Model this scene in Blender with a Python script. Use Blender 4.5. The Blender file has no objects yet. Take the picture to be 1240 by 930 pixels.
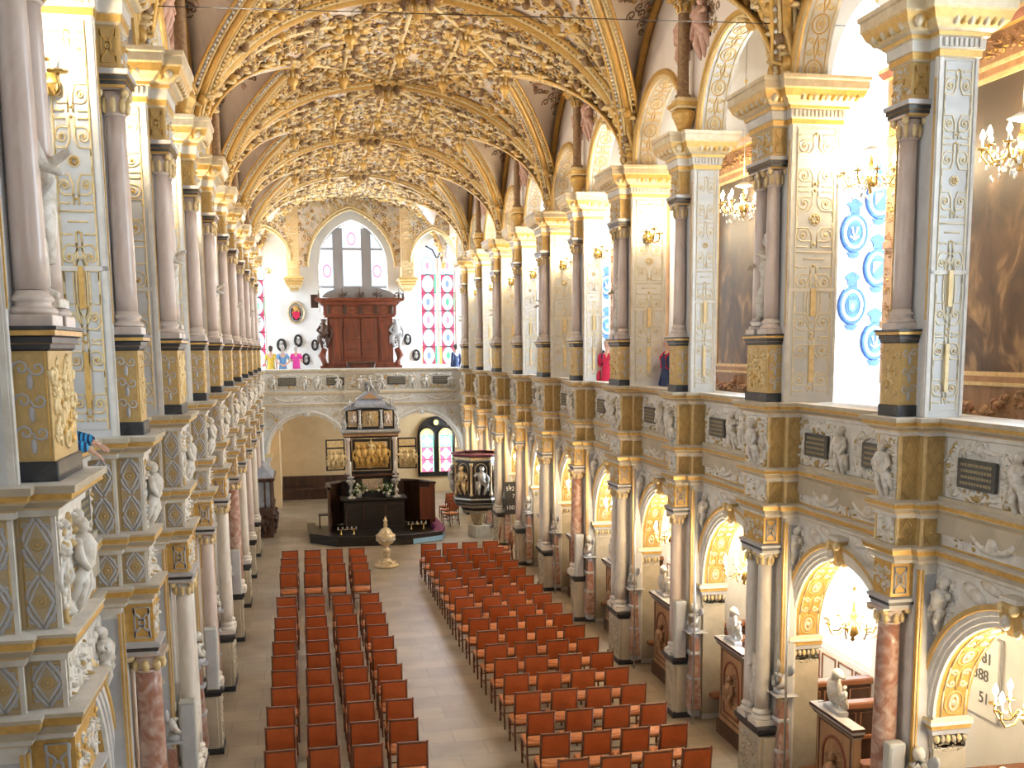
import bpy, math, random
from mathutils import Vector, Matrix
PI = math.pi
scene = bpy.context.scene
COL = scene.collection
XC = 2.375            # centre line of the nave
XR, XL = 6.2, -1.45   # nave faces of the column pedestals
BAY = 3.425
def PY(j): return 10.5 + (j - 1) * BAY
ORD = ['nearest', 'second', 'third', 'fourth', 'fifth', 'sixth', 'seventh', 'eighth', 'ninth', 'tenth', 'eleventh', 'twelfth', 'thirteenth', 'fourteenth', 'fifteenth', 'sixteenth', 'seventeenth', 'eighteenth', 'nineteenth', 'twentieth']

# ------------------------------------------------------------------ materials
MATS = {}
def mat(name, col, rough=.55, metal=0., col2=None, scale=6., detail=4., mix=(.35, .65), bump=0., bscale=30., spec=.5, emit=None, kind='noise', stretch=(1, 1, 1)):
    m = bpy.data.materials.new(name); m.use_nodes = True
    nt = m.node_tree; b = nt.nodes['Principled BSDF']
    b.inputs['Base Color'].default_value = (*col, 1); b.inputs['Roughness'].default_value = rough
    b.inputs['Metallic'].default_value = metal; b.inputs['Specular IOR Level'].default_value = spec
    tc = nt.nodes.new('ShaderNodeTexCoord'); mp = nt.nodes.new('ShaderNodeMapping'); mp.inputs['Scale'].default_value = stretch
    nt.links.new(tc.outputs['Object'], mp.inputs['Vector'])
    if col2:
        if kind == 'wave':
            t = nt.nodes.new('ShaderNodeTexWave'); t.inputs['Scale'].default_value = scale; t.inputs['Distortion'].default_value = 9.; t.inputs['Detail'].default_value = detail; t.inputs['Detail Scale'].default_value = 2.
        else:
            t = nt.nodes.new('ShaderNodeTexNoise'); t.inputs['Scale'].default_value = scale; t.inputs['Detail'].default_value = detail; t.inputs['Distortion'].default_value = .8
        nt.links.new(mp.outputs['Vector'], t.inputs['Vector'])
        r = nt.nodes.new('ShaderNodeValToRGB'); e = r.color_ramp.elements
        e[0].position, e[1].position = mix; e[0].color = (*col, 1); e[1].color = (*col2, 1)
        nt.links.new(t.outputs['Fac'], r.inputs['Fac']); nt.links.new(r.outputs['Color'], b.inputs['Base Color'])
    if bump:
        n = nt.nodes.new('ShaderNodeTexNoise'); n.inputs['Scale'].default_value = bscale; n.inputs['Detail'].default_value = 3.
        nt.links.new(mp.outputs['Vector'], n.inputs['Vector'])
        bp = nt.nodes.new('ShaderNodeBump'); bp.inputs['Strength'].default_value = bump; bp.inputs['Distance'].default_value = .02
        nt.links.new(n.outputs['Fac'], bp.inputs['Height']); nt.links.new(bp.outputs['Normal'], b.inputs['Normal'])
    if emit:
        b.inputs['Emission Color'].default_value = (*emit[0], 1); b.inputs['Emission Strength'].default_value = emit[1]
    MATS[name] = m; return m
W_ = mat('white_stucco', (.72, .69, .64), .6, col2=(.6, .56, .5), scale=5., bump=.15)
REL = mat('carved_alabaster', (.74, .70, .64), .5, col2=(.50, .43, .33), scale=9., mix=(.42, .72), bump=.25)
STONE = mat('pale_stone', (.52, .45, .34), .65, col2=(.40, .34, .25), scale=2.5, bump=.1)
GREY = mat('lavender_grey_paint', (.43, .43, .45), .6, col2=(.52, .51, .52), scale=4.)
PANEL = mat('pearl_grey_panel', (.63, .63, .62), .55, col2=(.55, .55, .55), scale=3.)
GOLD = mat('gilding', (.68, .42, .12), .4, .28, col2=(.55, .33, .09), scale=14.)
GOLDL = mat('pale_gilding', (.80, .63, .35), .48, .1, col2=(.66, .48, .22), scale=11.)
CREAM = mat('cream_gilt_stone', (.74, .63, .45), .5, .1, col2=(.62, .50, .32), scale=7.)
DOCH = mat('old_ochre', (.40, .27, .10), .55, .1, col2=(.52, .36, .15), scale=10.)
PALEG = mat('faded_gilding', (.74, .66, .48), .5, .15, col2=(.66, .57, .40), scale=8.)
OCHL = mat('faded_ochre_panel', (.52, .40, .22), .55, .1, col2=(.44, .36, .24), scale=9., bump=.15, bscale=60.)
OCHRE = mat('ochre_gilt_panel', (.60, .41, .16), .5, .15, col2=(.47, .32, .13), scale=12., mix=(.3, .7), bump=.2, bscale=60.)
BLACK = mat('black_marble', (.028, .028, .032), .42, col2=(.08, .08, .085), scale=6., mix=(.5, .8))
PINK = mat('pink_marble', (.67, .56, .50), .3, col2=(.55, .43, .37), scale=7., detail=8., mix=(.35, .7), stretch=(1, 1, .4))
PINKL = mat('pale_pink_marble', (.70, .60, .53), .35, col2=(.60, .49, .42), scale=8., detail=7.)
REDM = mat('red_marble', (.33, .15, .10), .3, col2=(.62, .50, .43), scale=7., detail=9., mix=(.42, .75))
ALAB = mat('alabaster_shaft', (.74, .69, .62), .35, col2=(.62, .55, .47), scale=5., detail=6., stretch=(1, 1, .5))
VAULT = mat('vault_plaster', (.86, .76, .66), .7, col2=(.80, .67, .56), scale=1.2, detail=5., mix=(.35, .7), bump=.2)
VPINK = mat('pink_fresco', (.56, .31, .23), .7, col2=(.64, .42, .32), scale=9.)
BROWN = mat('bronzed_stucco', (.19, .11, .06), .5, .2, col2=(.33, .20, .09), scale=15.)
PLAST = mat('white_plaster', (.80, .79, .77), .8, col2=(.74, .73, .71), scale=1.5, bump=.08)
OCHW = mat('ochre_limewash', (.76, .55, .31), .8, col2=(.68, .48, .26), scale=1.5, detail=6.)
WOODR = mat('red_brown_carved_wood', (.22, .055, .022), .4, col2=(.13, .03, .013), scale=5., stretch=(1, 1, .15), bump=.15)
WOODD = mat('dark_carved_wood', (.09, .04, .022), .45, col2=(.05, .022, .012), scale=6., stretch=(1, 1, .2))
WOODP = mat('pew_wood', (.30, .12, .05), .4, col2=(.21, .075, .03), scale=4., stretch=(.3, 1, 1))
WOODL = mat('carved_oak_panel', (.42, .24, .12), .5, col2=(.30, .16, .08), scale=6., stretch=(1, 1, .3), bump=.2)
CHW = mat('chair_frame_wood', (.17, .055, .025), .4, col2=(.11, .035, .016), scale=8.)
LEA = mat('orange_leather', (.42, .09, .02), .45, col2=(.34, .07, .015), scale=5., bump=.1, bscale=80.)
SEAT = mat('tan_leather_seat', (.60, .22, .075), .45, col2=(.52, .17, .055), scale=6.)
BRASS = mat('brass', (.78, .55, .20), .25, .9)
BRONZE = mat('font_brass', (.70, .56, .36), .35, .5, col2=(.5, .38, .22), scale=12.)
SILV = mat('silver_relief', (.62, .60, .57), .35, .5, col2=(.4, .38, .36), scale=14.)
EBON = mat('ebony', (.010, .008, .008), .32, col2=(.025, .02, .018), scale=6.)
LEAD = mat('slate_grey_paint', (.35, .38, .45), .5, col2=(.26, .28, .33), scale=5.)
CANDLE = mat('candle_wax', (.85, .82, .74), .5)
BULB = mat('candle_bulb', (1, .85, .6), .5, emit=((1., .80, .48), 60.))
WINE = mat('wine_velvet', (.13, .02, .045), .8)
PURP = mat('purple_velvet', (.22, .03, .14), .8, col2=(.16, .02, .1), scale=9.)
BLUEC = mat('blue_painted_step', (.28, .50, .72), .7)
IRON = mat('dark_iron', (.05, .05, .055), .45, .6)
STEEL = mat('steel_rod', (.6, .6, .6), .3, .8)
SPK = mat('loudspeaker_grey', (.50, .50, .46), .6)
LEAF = mat('leaf_green', (.05, .12, .03), .6)
PETAL = mat('white_petal', (.82, .8, .7), .6)
SKIN = mat('skin', (.62, .38, .28), .55)
HAIRD = mat('dark_hair', (.05, .035, .025), .6)
HAIRG = mat('grey_hair', (.45, .42, .4), .6)
TILEF = None
def cloth(n, c, c2=None): return mat(n, c, .85, col2=c2 or tuple(v * .85 for v in c), scale=12.)
CBLUE = cloth('sky_blue_cloth', (.16, .38, .72)); CPINK = cloth('magenta_cloth', (.75, .06, .36)); CYEL = cloth('yellow_cloth', (.75, .55, .08))
CBLK = cloth('black_cloth', (.02, .025, .05)); CNAVY = cloth('navy_cloth', (.03, .05, .13)); CRED = cloth('red_cloth', (.62, .02, .08)); CWHT = cloth('white_cloth', (.8, .8, .82)); CJEAN = cloth('denim', (.06, .10, .22))
SBLU = mat('painted_blue', (.012, .05, .20), .6, col2=(.03, .10, .30), scale=14.); SLBL = mat('painted_light_blue', (.06, .19, .42), .6); SWHT = mat('painted_white', (.85, .87, .9), .6)
INK = mat('dark_lettering', (.12, .12, .13), .6); BOARDW = mat('white_board', (.80, .80, .78), .6); BOARDB = mat('black_board', (.03, .03, .03), .5)
TABLET = mat('inscription_slate', (.06, .06, .055), .4, col2=(.10, .095, .085), scale=8.)
LETT = mat('worn_gilt_letters', (.30, .25, .15), .5)
def floor_mat():
    m = bpy.data.materials.new('stone_slab_floor'); m.use_nodes = True; nt = m.node_tree; b = nt.nodes['Principled BSDF']
    tc = nt.nodes.new('ShaderNodeTexCoord'); br = nt.nodes.new('ShaderNodeTexBrick')
    br.inputs['Scale'].default_value = 1.; br.inputs['Brick Width'].default_value = .92; br.inputs['Row Height'].default_value = .6; br.inputs['Mortar Size'].default_value = .008
    br.inputs['Color1'].default_value = (.37, .295, .21, 1); br.inputs['Color2'].default_value = (.30, .24, .17, 1); br.inputs['Mortar'].default_value = (.22, .18, .13, 1)
    n = nt.nodes.new('ShaderNodeTexNoise'); n.inputs['Scale'].default_value = 1.3; n.inputs['Detail'].default_value = 6.
    nt.links.new(tc.outputs['Object'], br.inputs['Vector']); nt.links.new(tc.outputs['Object'], n.inputs['Vector'])
    mx = nt.nodes.new('ShaderNodeMix'); mx.data_type = 'RGBA'; mx.blend_type = 'OVERLAY'; mx.inputs[0].default_value = .45
    nt.links.new(br.outputs['Color'], mx.inputs[6]); nt.links.new(n.outputs['Fac'], mx.inputs[7]); nt.links.new(mx.outputs[2], b.inputs['Base Color'])
    b.inputs['Roughness'].default_value = .38; return m
FLOORM = floor_mat()
def glass_mat(name, col, t=.96):
    m = bpy.data.materials.new(name); m.use_nodes = True; nt = m.node_tree; nt.nodes.clear()
    o = nt.nodes.new('ShaderNodeOutputMaterial'); a = nt.nodes.new('ShaderNodeBsdfTransparent'); a.inputs['Color'].default_value = (*col, 1)
    g = nt.nodes.new('ShaderNodeBsdfGlossy'); g.inputs['Roughness'].default_value = .1
    x = nt.nodes.new('ShaderNodeMixShader'); x.inputs[0].default_value = 1 - t
    nt.links.new(a.outputs[0], x.inputs[1]); nt.links.new(g.outputs[0], x.inputs[2]); nt.links.new(x.outputs[0], o.inputs['Surface']); MATS[name] = m; return m
GCL = glass_mat('clear_glass', (.92, .96, .98)); GRED = glass_mat('red_glass', (.80, .10, .18)); GYEL = glass_mat('yellow_glass', (.9, .75, .2)); GBLU = glass_mat('blue_glass', (.35, .45, .85)); GGRN = glass_mat('green_glass', (.2, .7, .4)); GPNK = glass_mat('rose_glass', (.9, .45, .55))
def painting_mat(name, seed, warm):
    m = bpy.data.materials.new(name); m.use_nodes = True; nt = m.node_tree; b = nt.nodes['Principled BSDF']
    tc = nt.nodes.new('ShaderNodeTexCoord'); mp = nt.nodes.new('ShaderNodeMapping'); mp.inputs['Location'].default_value = (seed, seed * 2.3, seed); mp.inputs['Scale'].default_value = (1, 1.2, .7)
    n = nt.nodes.new('ShaderNodeTexNoise'); n.inputs['Scale'].default_value = 1.7; n.inputs['Detail'].default_value = 7.; n.inputs['Distortion'].default_value = 1.4
    nt.links.new(tc.outputs['Object'], mp.inputs['Vector']); nt.links.new(mp.outputs['Vector'], n.inputs['Vector'])
    sp = nt.nodes.new('ShaderNodeSeparateXYZ'); nt.links.new(tc.outputs['Object'], sp.inputs[0])
    ad = nt.nodes.new('ShaderNodeMath'); ad.operation = 'MULTIPLY_ADD'; ad.inputs[1].default_value = -.075; nt.links.new(sp.outputs['Z'], ad.inputs[0]); ad2 = nt.nodes.new('ShaderNodeMath'); ad2.operation = 'ADD'; ad2.inputs[1].default_value = .56; nt.links.new(n.outputs['Fac'], ad2.inputs[0]); nt.links.new(ad2.outputs[0], ad.inputs[2])
    r = nt.nodes.new('ShaderNodeValToRGB'); e = r.color_ramp.elements
    e[0].position = .40; e[0].color = (.075, .056, .044, 1); e[1].position = .76; e[1].color = (.50, .32, .17, 1)
    x = e.new(.58); x.color = (.15, .095, .062, 1)
    nt.links.new(ad.outputs[0], r.inputs['Fac']); nt.links.new(r.outputs['Color'], b.inputs['Base Color']); b.inputs['Roughness'].default_value = .42; b.inputs['Specular IOR Level'].default_value = .25
    return m

# ------------------------------------------------------------------ mesh builder
class MB:
    def __init__(s): s.v = []; s.f = []; s.m = []; s.sm = []; s.mats = []; s.T = None
    def mi(s, m):
        if m not in s.mats: s.mats.append(m)
        return s.mats.index(m)
    def add(s, vs, fs, m, smooth=False):
        o = len(s.v); T = s.T
        s.v.extend([tuple(T @ Vector(p)) for p in vs] if T else vs)
        i = s.mi(m)
        for f in fs: s.f.append([o + k for k in f]); s.m.append(i); s.sm.append(smooth)
    def box(s, x0, x1, y0, y1, z0, z1, m):
        v = [(x0, y0, z0), (x1, y0, z0), (x1, y1, z0), (x0, y1, z0), (x0, y0, z1), (x1, y0, z1), (x1, y1, z1), (x0, y1, z1)]
        s.add(v, [(0, 3, 2, 1), (4, 5, 6, 7), (0, 1, 5, 4), (1, 2, 6, 5), (2, 3, 7, 6), (3, 0, 4, 7)], m)
    def bbox(s, x0, x1, y0, y1, z0, z1, m, b=.01):
        # box with chamfered vertical and top edges
        p = [(x0 + b, y0), (x1 - b, y0), (x1, y0 + b), (x1, y1 - b), (x1 - b, y1), (x0 + b, y1), (x0, y1 - b), (x0, y0 + b)]
        q = [(x0 + 2 * b, y0 + b), (x1 - 2 * b, y0 + b), (x1 - b, y0 + 2 * b), (x1 - b, y1 - 2 * b), (x1 - 2 * b, y1 - b), (x0 + 2 * b, y1 - b), (x0 + b, y1 - 2 * b), (x0 + b, y0 + 2 * b)]
        v = [(a, c, z0) for a, c in p] + [(a, c, z1 - b) for a, c in p] + [(a, c, z1) for a, c in q]
        f = [tuple(range(7, -1, -1)), tuple(range(16, 24))]
        for k in range(8):
            n = (k + 1) % 8; f += [(k, n, 8 + n, 8 + k), (8 + k, 8 + n, 16 + n, 16 + k)]
        s.add(v, f, m)
    def prism(s, poly, axis, d0, d1, m, smooth=False):
        # poly in the plane of the other two axes (in xyz order), extruded along axis
        n = len(poly)
        def P(a, b, d): return {'x': (d, a, b), 'y': (a, d, b), 'z': (a, b, d)}[axis]
        v = [P(a, b, d0) for a, b in poly] + [P(a, b, d1) for a, b in poly]
        s.add(v, [tuple(range(n - 1, -1, -1)), tuple(range(n, 2 * n))], m)
        s.add(v, [(k, (k + 1) % n, n + (k + 1) % n, n + k) for k in range(n)], m, smooth)
    def lathe(s, prof, c, m, n=16, smooth=True, a0=0., caps=True):
        cx, cy, cz = c; v = []; f = []
        for r, z in prof:
            for k in range(n):
                a = a0 + 2 * PI * k / n; v.append((cx + r * math.cos(a), cy + r * math.sin(a), cz + z))
        for i in range(len(prof) - 1):
            for k in range(n):
                k2 = (k + 1) % n; f.append((i * n + k, i * n + k2, (i + 1) * n + k2, (i + 1) * n + k))
        if caps: f += [tuple(range(n - 1, -1, -1)), tuple((len(prof) - 1) * n + k for k in range(n))]
        s.add(v, f, m, smooth)
    def ell(s, c, r, m, R=None, nu=8, nv=5, smooth=True):
        v = []; f = []
        for j in range(1, nv):
            t = PI * j / nv
            for k in range(nu):
                a = 2 * PI * k / nu; p = Vector((r[0] * math.sin(t) * math.cos(a), r[1] * math.sin(t) * math.sin(a), r[2] * math.cos(t)))
                if R: p = R @ p
                v.append((c[0] + p.x, c[1] + p.y, c[2] + p.z))
        for e in (1, -1):
            p = Vector((0, 0, r[2] * e)); p = R @ p if R else p; v.append((c[0] + p.x, c[1] + p.y, c[2] + p.z))
        T, B = len(v) - 2, len(v) - 1
        for k in range(nu):
            k2 = (k + 1) % nu; f.append((T, k, k2))
            for j in range(nv - 2): f.append((j * nu + k, (j + 1) * nu + k, (j + 1) * nu + k2, j * nu + k2))
            f.append((B, (nv - 2) * nu + k2, (nv - 2) * nu + k))
        s.add(v, f, m, smooth)
    def tube(s, pts, r, m, n=6, closed=False, up=(0, 0, 1), flat=1., smooth=True):
        # r: number or list; flat squashes the section along the 'up' side
        P = [Vector(p) for p in pts]; L = len(P)
        if L < 2: return
        v = []; f = []; U = Vector(up)
        for i, p in enumerate(P):
            t = (P[(i + 1) % L] - P[i - 1]) if closed else (P[min(i + 1, L - 1)] - P[max(i - 1, 0)])
            if t.length < 1e-9: t = Vector((0, 0, 1))
            t.normalize(); a = t.cross(U)
            if a.length < 1e-4: a = t.cross(Vector((1, 0, .01)))
            a.normalize(); b = a.cross(t); rr = r[i] if isinstance(r, (list, tuple)) else r
            for k in range(n):
                q = 2 * PI * (k + .5) / n; w = p + a * (rr * math.cos(q)) + b * (rr * flat * math.sin(q)); v.append((w.x, w.y, w.z))
        for i in range(L if closed else L - 1):
            i2 = (i + 1) % L
            for k in range(n):
                k2 = (k + 1) % n; f.append((i * n + k, i * n + k2, i2 * n + k2, i2 * n + k))
        if not closed: f += [tuple(range(n - 1, -1, -1)), tuple((L - 1) * n + k for k in range(n))]
        s.add(v, f, m, smooth)
    def mold(s, path, prof, m, closed=False, side=1, cap=True):
        # sweep a moulding profile [(out, z)] along a plan path with mitred corners; m: material or list (one per strip)
        P = [Vector((p[0], p[1])) for p in path]; L = len(P); off = []
        for i in range(L):
            d = []
            if closed or i > 0: d.append((P[i] - P[i - 1]).normalized())
            if closed or i < L - 1: d.append((P[(i + 1) % L] - P[i]).normalized())
            ns = [Vector((q.y, -q.x)) * side for q in d]
            n = sum(ns, Vector((0, 0))); n = n / max(n.length_squared, 1e-6) * len(ns) if len(ns) > 1 else n
            if len(ns) > 1: n = (ns[0] + ns[1]) / max(1e-6, 1 + ns[0].dot(ns[1]))
            off.append(n)
        K = len(prof); v = []
        for i in range(L):
            for o, z in prof: q = P[i] + off[i] * o; v.append((q.x, q.y, z))
        for k in range(K - 1):
            f = []
            for i in range(L if closed else L - 1):
                i2 = (i + 1) % L; q = (i * K + k, i2 * K + k, i2 * K + k + 1, i * K + k + 1); f.append(q if side > 0 else q[::-1])
            s.add(v, f, m[k] if isinstance(m, (list, tuple)) else m)
        if cap:
            mm = m[-1] if isinstance(m, (list, tuple)) else m
            if closed: s.add([v[i * K + K - 1] for i in range(L)] + [v[i * K] for i in range(L)], [tuple(range(L)), tuple(range(2 * L - 1, L - 1, -1))], mm)
    def mesh(s, name):
        me = bpy.data.meshes.new(name); me.from_pydata(s.v, [], s.f)
        for m in s.mats: me.materials.append(m)
        me.polygons.foreach_set('material_index', s.m); me.polygons.foreach_set('use_smooth', s.sm); me.update(); return me
    def build(s, name, parent=None, loc=None):
        o = bpy.data.objects.new(name, s.mesh(name)); COL.objects.link(o)
        if parent: o.parent = parent
        if loc: o.location = loc
        return o
def thing(name, label, cat, loc=(0, 0, 0), rz=0., group=None, flip=False):
    o = bpy.data.objects.new(name, None); COL.objects.link(o); o.empty_display_size = .1
    o.location = loc; o.rotation_euler = (0, 0, rz)
    if flip: o.scale = (-1, 1, 1)
    tag(o, label, cat, group); return o
def tag(o, label, cat, group=None):
    o['label'] = label; o['category'] = cat
    if group: o['group'] = group
    return o
def struct(o, label=None, cat=None):
    o['kind'] = 'structure'
    if label: o['label'] = label
    if cat: o['category'] = cat
    return o
def link(me, name, parent=None, loc=None):
    o = bpy.data.objects.new(name, me); COL.objects.link(o)
    if parent: o.parent = parent
    if loc: o.location = loc
    return o
def copy_tree(src, label, loc=None, rz=None, group=None, parent=None):
    c = src.copy(); COL.objects.link(c)
    if parent: c.parent = parent
    if label: c['label'] = label
    if loc: c.location = loc
    if rz is not None: c.rotation_euler = (0, 0, rz)
    if group: c['group'] = group
    for ch in list(src.children): copy_tree(ch, None, parent=c)
    return c

# ------------------------------------------------------------------ ornament
def spiral(cx, cy, r0, turns, a0=0., sgn=1, n=None):
    n = n or max(8, int(turns * 14)); out = []
    for i in range(n + 1):
        t = i / n; r = r0 * (1 - .82 * t); a = a0 + sgn * turns * 2 * PI * t
        out.append((cx + r * math.cos(a), cy + r * math.sin(a)))
    return out
def circ(cx, cy, rx, ry=None, n=18): return [(cx + rx * math.cos(2 * PI * k / n), cy + (ry or rx) * math.sin(2 * PI * k / n)) for k in range(n)]
def bez(p0, p1, p2, p3, n=10):
    o = []
    for i in range(n + 1):
        t = i / n; u = 1 - t; o.append(tuple(u ** 3 * a + 3 * u * u * t * b + 3 * u * t * t * c + t ** 3 * d for a, b, c, d in zip(p0, p1, p2, p3)))
    return o
def face(kind, d):
    # maps panel coordinates (a, b, h) to local space; kind says where the face looks
    if kind == '-y': return lambda a, b, h=0.: (a, d - h, b)
    if kind == '-x': return lambda a, b, h=0.: (d - h, a, b)
    if kind == '+y': return lambda a, b, h=0.: (a, d + h, b)
    if kind == '+x': return lambda a, b, h=0.: (d + h, a, b)
UPV = {'-y': (0, -1, 0), '-x': (-1, 0, 0), '+y': (0, 1, 0), '+x': (1, 0, 0)}
def ribbon(mb, kind, d, pts, r, m, closed=False, flat=.6, n=4):
    F = face(kind, d); mb.tube([F(a, b, 0.) for a, b in pts], r, m, n, closed, UPV[kind], flat, True)
def strapwork(mb, kind, d, a0, a1, b0, b1, m, m2, r=.012):
    """tall panel: border, four scroll fields, rosettes, an oval cartouche and a bar, mirrored about the middle"""
    ac = (a0 + a1) / 2; w = (a1 - a0) / 2; H = b1 - b0; F = face(kind, d)
    R = lambda pts, closed=False, rr=r: ribbon(mb, kind, d, pts, rr, m, closed)
    e = .12 * w
    R([(a0 + e, b0 + e), (a1 - e, b0 + e), (a1 - e, b1 - e), (a0 + e, b1 - e)], True)
    F = face(kind, d)
    def module(yc, hm, ros):
        for sx in (-1, 1):
            for sy in (-1, 1):
                Q = lambda u, v: (ac + sx * w * u, yc + sy * hm * v); ry = w / hm
                R([Q(.13, 1.), Q(.13, .80)] + [Q(*p) for p in bez((.13, .80), (.20, .66), (.62, .92), (.82, .62), 8)] + [(a, b) for a, b in spiral(ac + sx * w * .52, yc + sy * hm * .55, w * .28, 1.35, 0 if sx > 0 else PI, -sx * sy, 16)])
                R([Q(.13, .80), Q(.13, .5), Q(.3, .3), Q(.84, .3), Q(.84, .12)])
                mb.ell(F(*Q(.52, .55), 0.), tuple({'y': (.07 * w, .014, .07 * w), 'x': (.014, .07 * w, .07 * w)}[kind[1]]), m2, None, 8, 4)
                R(bez(Q(.84, .98), Q(.6, .9), Q(.5, 1.02), Q(.3, .94), 6))
        if ros:
            R(circ(ac, yc, w * .26), True)
            for k in range(6): q = 2 * PI * k / 6; mb.ell(F(ac + w * .15 * math.cos(q), yc + w * .15 * math.sin(q), .005), tuple({'y': (.075 * w, .02, .075 * w), 'x': (.02, .075 * w, .075 * w)}[kind[1]]), m2, None, 7, 4)
        mb.ell(F(ac, yc + hm, .0), tuple({'y': (.08 * w, .018, .08 * w), 'x': (.018, .08 * w, .08 * w)}[kind[1]]), m2, None, 8, 4); mb.ell(F(ac, yc - hm * .86, .0), tuple({'y': (.08 * w, .018, .08 * w), 'x': (.018, .08 * w, .08 * w)}[kind[1]]), m2, None, 8, 4)
    module(b0 + .875 * H, .095 * H, False); module(b0 + .665 * H, .105 * H, True); module(b0 + .36 * H, .135 * H, False); module(b0 + .125 * H, .10 * H, False)
    R([(a0 + e, b0 + .545 * H), (a1 - e, b0 + .545 * H)]); R([(ac - .5 * w, b0 + .52 * H), (ac + .5 * w, b0 + .52 * H)])
    # oval cartouche and plain bar
    y = b0 + H * .36; R(circ(ac, y, .26 * w, .075 * H), True); R(circ(ac, y, .4 * w, .1 * H), True)
    for y, hh in ((b0 + .36 * H, .052 * H), (b0 + .13 * H, .07 * H)):
        p = [(ac - .12 * w, y - hh), (ac + .12 * w, y - hh), (ac + .12 * w, y + hh), (ac - .12 * w, y + hh)]
        v = [F(a, b, 0.) for a, b in p] + [F(a, b, .03) for a, b in p]
        mb.add(v, [(4, 5, 6, 7), (0, 1, 5, 4), (1, 2, 6, 5), (2, 3, 7, 6), (3, 0, 4, 7)], m2)
        R(p, True)
def grot(mb, kind, d, a0, a1, b0, b1, m, m2, r=.008, n=2):
    """small ochre panel: diamonds, rosettes and corner scrolls"""
    ac = (a0 + a1) / 2; w = (a1 - a0) / 2; H = (b1 - b0) / n; F = face(kind, d)
    for k in range(n):
        y = b0 + H * (k + .5); h = H / 2
        ribbon(mb, kind, d, [(ac, y - h * .8), (ac + w * .75, y), (ac, y + h * .8), (ac - w * .75, y)], r * 1.6, m2, True)
        ribbon(mb, kind, d, circ(ac, y, w * .34, None, 12), r, m, True)
        mb.ell(F(ac, y, 0.), (w * .16, .015, w * .16) if kind[1] == 'y' else (.015, w * .16, w * .16), m, None, 8, 4)
        for sx in (-1, 1):
            for sy in (-1, 1): ribbon(mb, kind, d, spiral(ac + sx * w * .6, y + sy * h * .62, w * .26, 1.1, 0, sx * sy, 9), r, m2); ribbon(mb, kind, d, bez((ac + sx * w * .1, y + sy * h * .95), (ac + sx * w * .3, y + sy * h * .7), (ac + sx * w * .85, y + sy * h * .5), (ac + sx * w * .85, y + sy * h * .12), 7), r * 1.6, m2)
    ribbon(mb, kind, d, [(a0 + .1 * w, b0 + .03), (a1 - .1 * w, b0 + .03), (a1 - .1 * w, b1 - .03), (a0 + .1 * w, b1 - .03)], r, m, True)
def crossk(mb, kind, d, a0, a1, b0, b1, m, r=.012):
    ac, bc = (a0 + a1) / 2, (b0 + b1) / 2; w, h = (a1 - a0) / 2, (b1 - b0) / 2
    for sx in (-1, 1):
        for sy in (-1, 1):
            ribbon(mb, kind, d, bez((ac + sx * w * .12, bc + sy * h * .12), (ac + sx * w * .2, bc + sy * h * .6), (ac + sx * w * .75, bc + sy * h * .3), (ac + sx * w * .75, bc + sy * h * .85), 8), r, m)
    ribbon(mb, kind, d, circ(ac, bc, w * .3, h * .2, 10), r, m, True)
    ribbon(mb, kind, d, [(a0 + .03, b0 + .02), (a1 - .03, b0 + .02), (a1 - .03, b1 - .02), (a0 + .03, b1 - .02)], r, m, True)
def rotm(rng): return Matrix.Rotation(rng.uniform(0, 6.3), 3, 'X') @ Matrix.Rotation(rng.uniform(0, 6.3), 3, 'Z')
def inplane(kind, ang):
    return Matrix.Rotation(ang, 3, kind[1].upper())
def rel_blob(mb, kind, F, a, b, h, la, lb, m, ang, nu=7, nv=4):
    r = (la, h, lb) if kind[1] == 'y' else (h, la, lb)
    mb.ell(F(a, b, 0.), r, m, inplane(kind, ang), nu, nv)
def rel_fig(mb, kind, F, a, b, s, m, rng, lean=0., rich=True):
    """a figure in high relief, feet at (a, b), about s tall"""
    q = lambda da, db: (a + da * s + lean * db * s, b + db * s)
    up = UPV[kind]
    sd = rng.choice((-1, 1))
    for e in (-1, 1):
        kx, kz = (.17, .30) if e == sd else (.10, .24)
        mb.tube([F(*q(.09 * e, 0), .02 * s), F(*q(.10 * e, .05), .06 * s), F(*q(kx * e, kz), .13 * s), F(*q(.07 * e, .47), .07 * s)], [.04 * s, .042 * s, .072 * s, .105 * s], m, 7, False, up)
    mb.tube([F(*q(0, .40), .05 * s), F(*q(.02 * sd, .52), .10 * s), F(*q(.0, .68), .11 * s), F(*q(0, .78), .08 * s), F(*q(0, .83), .07 * s)], [.11 * s, .13 * s, .155 * s, .12 * s, .055 * s], m, 8, False, up)
    c = F(*q(.02 * sd, .91), .10 * s); mb.ell(c, (.085 * s, .085 * s, .098 * s), m, None, 9, 6); mb.ell(F(*q(.02 * sd, .945), .06 * s), (.095 * s, .09 * s, .08 * s), m, None, 8, 5)
    for e in (-1, 1):
        k = rng.choice((-.2, -.1, .12)); t = rng.uniform(.0, .14)
        mb.tube([F(*q(.13 * e, .76), .07 * s), F(*q(.25 * e, .64 + k * .3), .12 * s), F(*q((.25 - t) * e, .58 + k), .17 * s)], [.062 * s, .052 * s, .04 * s], m, 7, False, up); mb.ell(F(*q((.24 - t) * e, .57 + k), .17 * s), (.045 * s,) * 3, m, None, 6, 4)
    mb.tube([F(*q(-.14 * sd, .7), .1 * s), F(*q(.05 * sd, .5), .17 * s), F(*q(.2 * sd, .36), .08 * s), F(*q(.24 * sd, .12), .03 * s)], [.03 * s, .07 * s, .085 * s, .03 * s], m, 6, False, up)
    if rich:
        for e in (-1, 1):
            rel_blob(mb, kind, F, *q(.17 * e, .3), .04 * s, .05 * s, .2 * s, m, e * .2)
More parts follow.
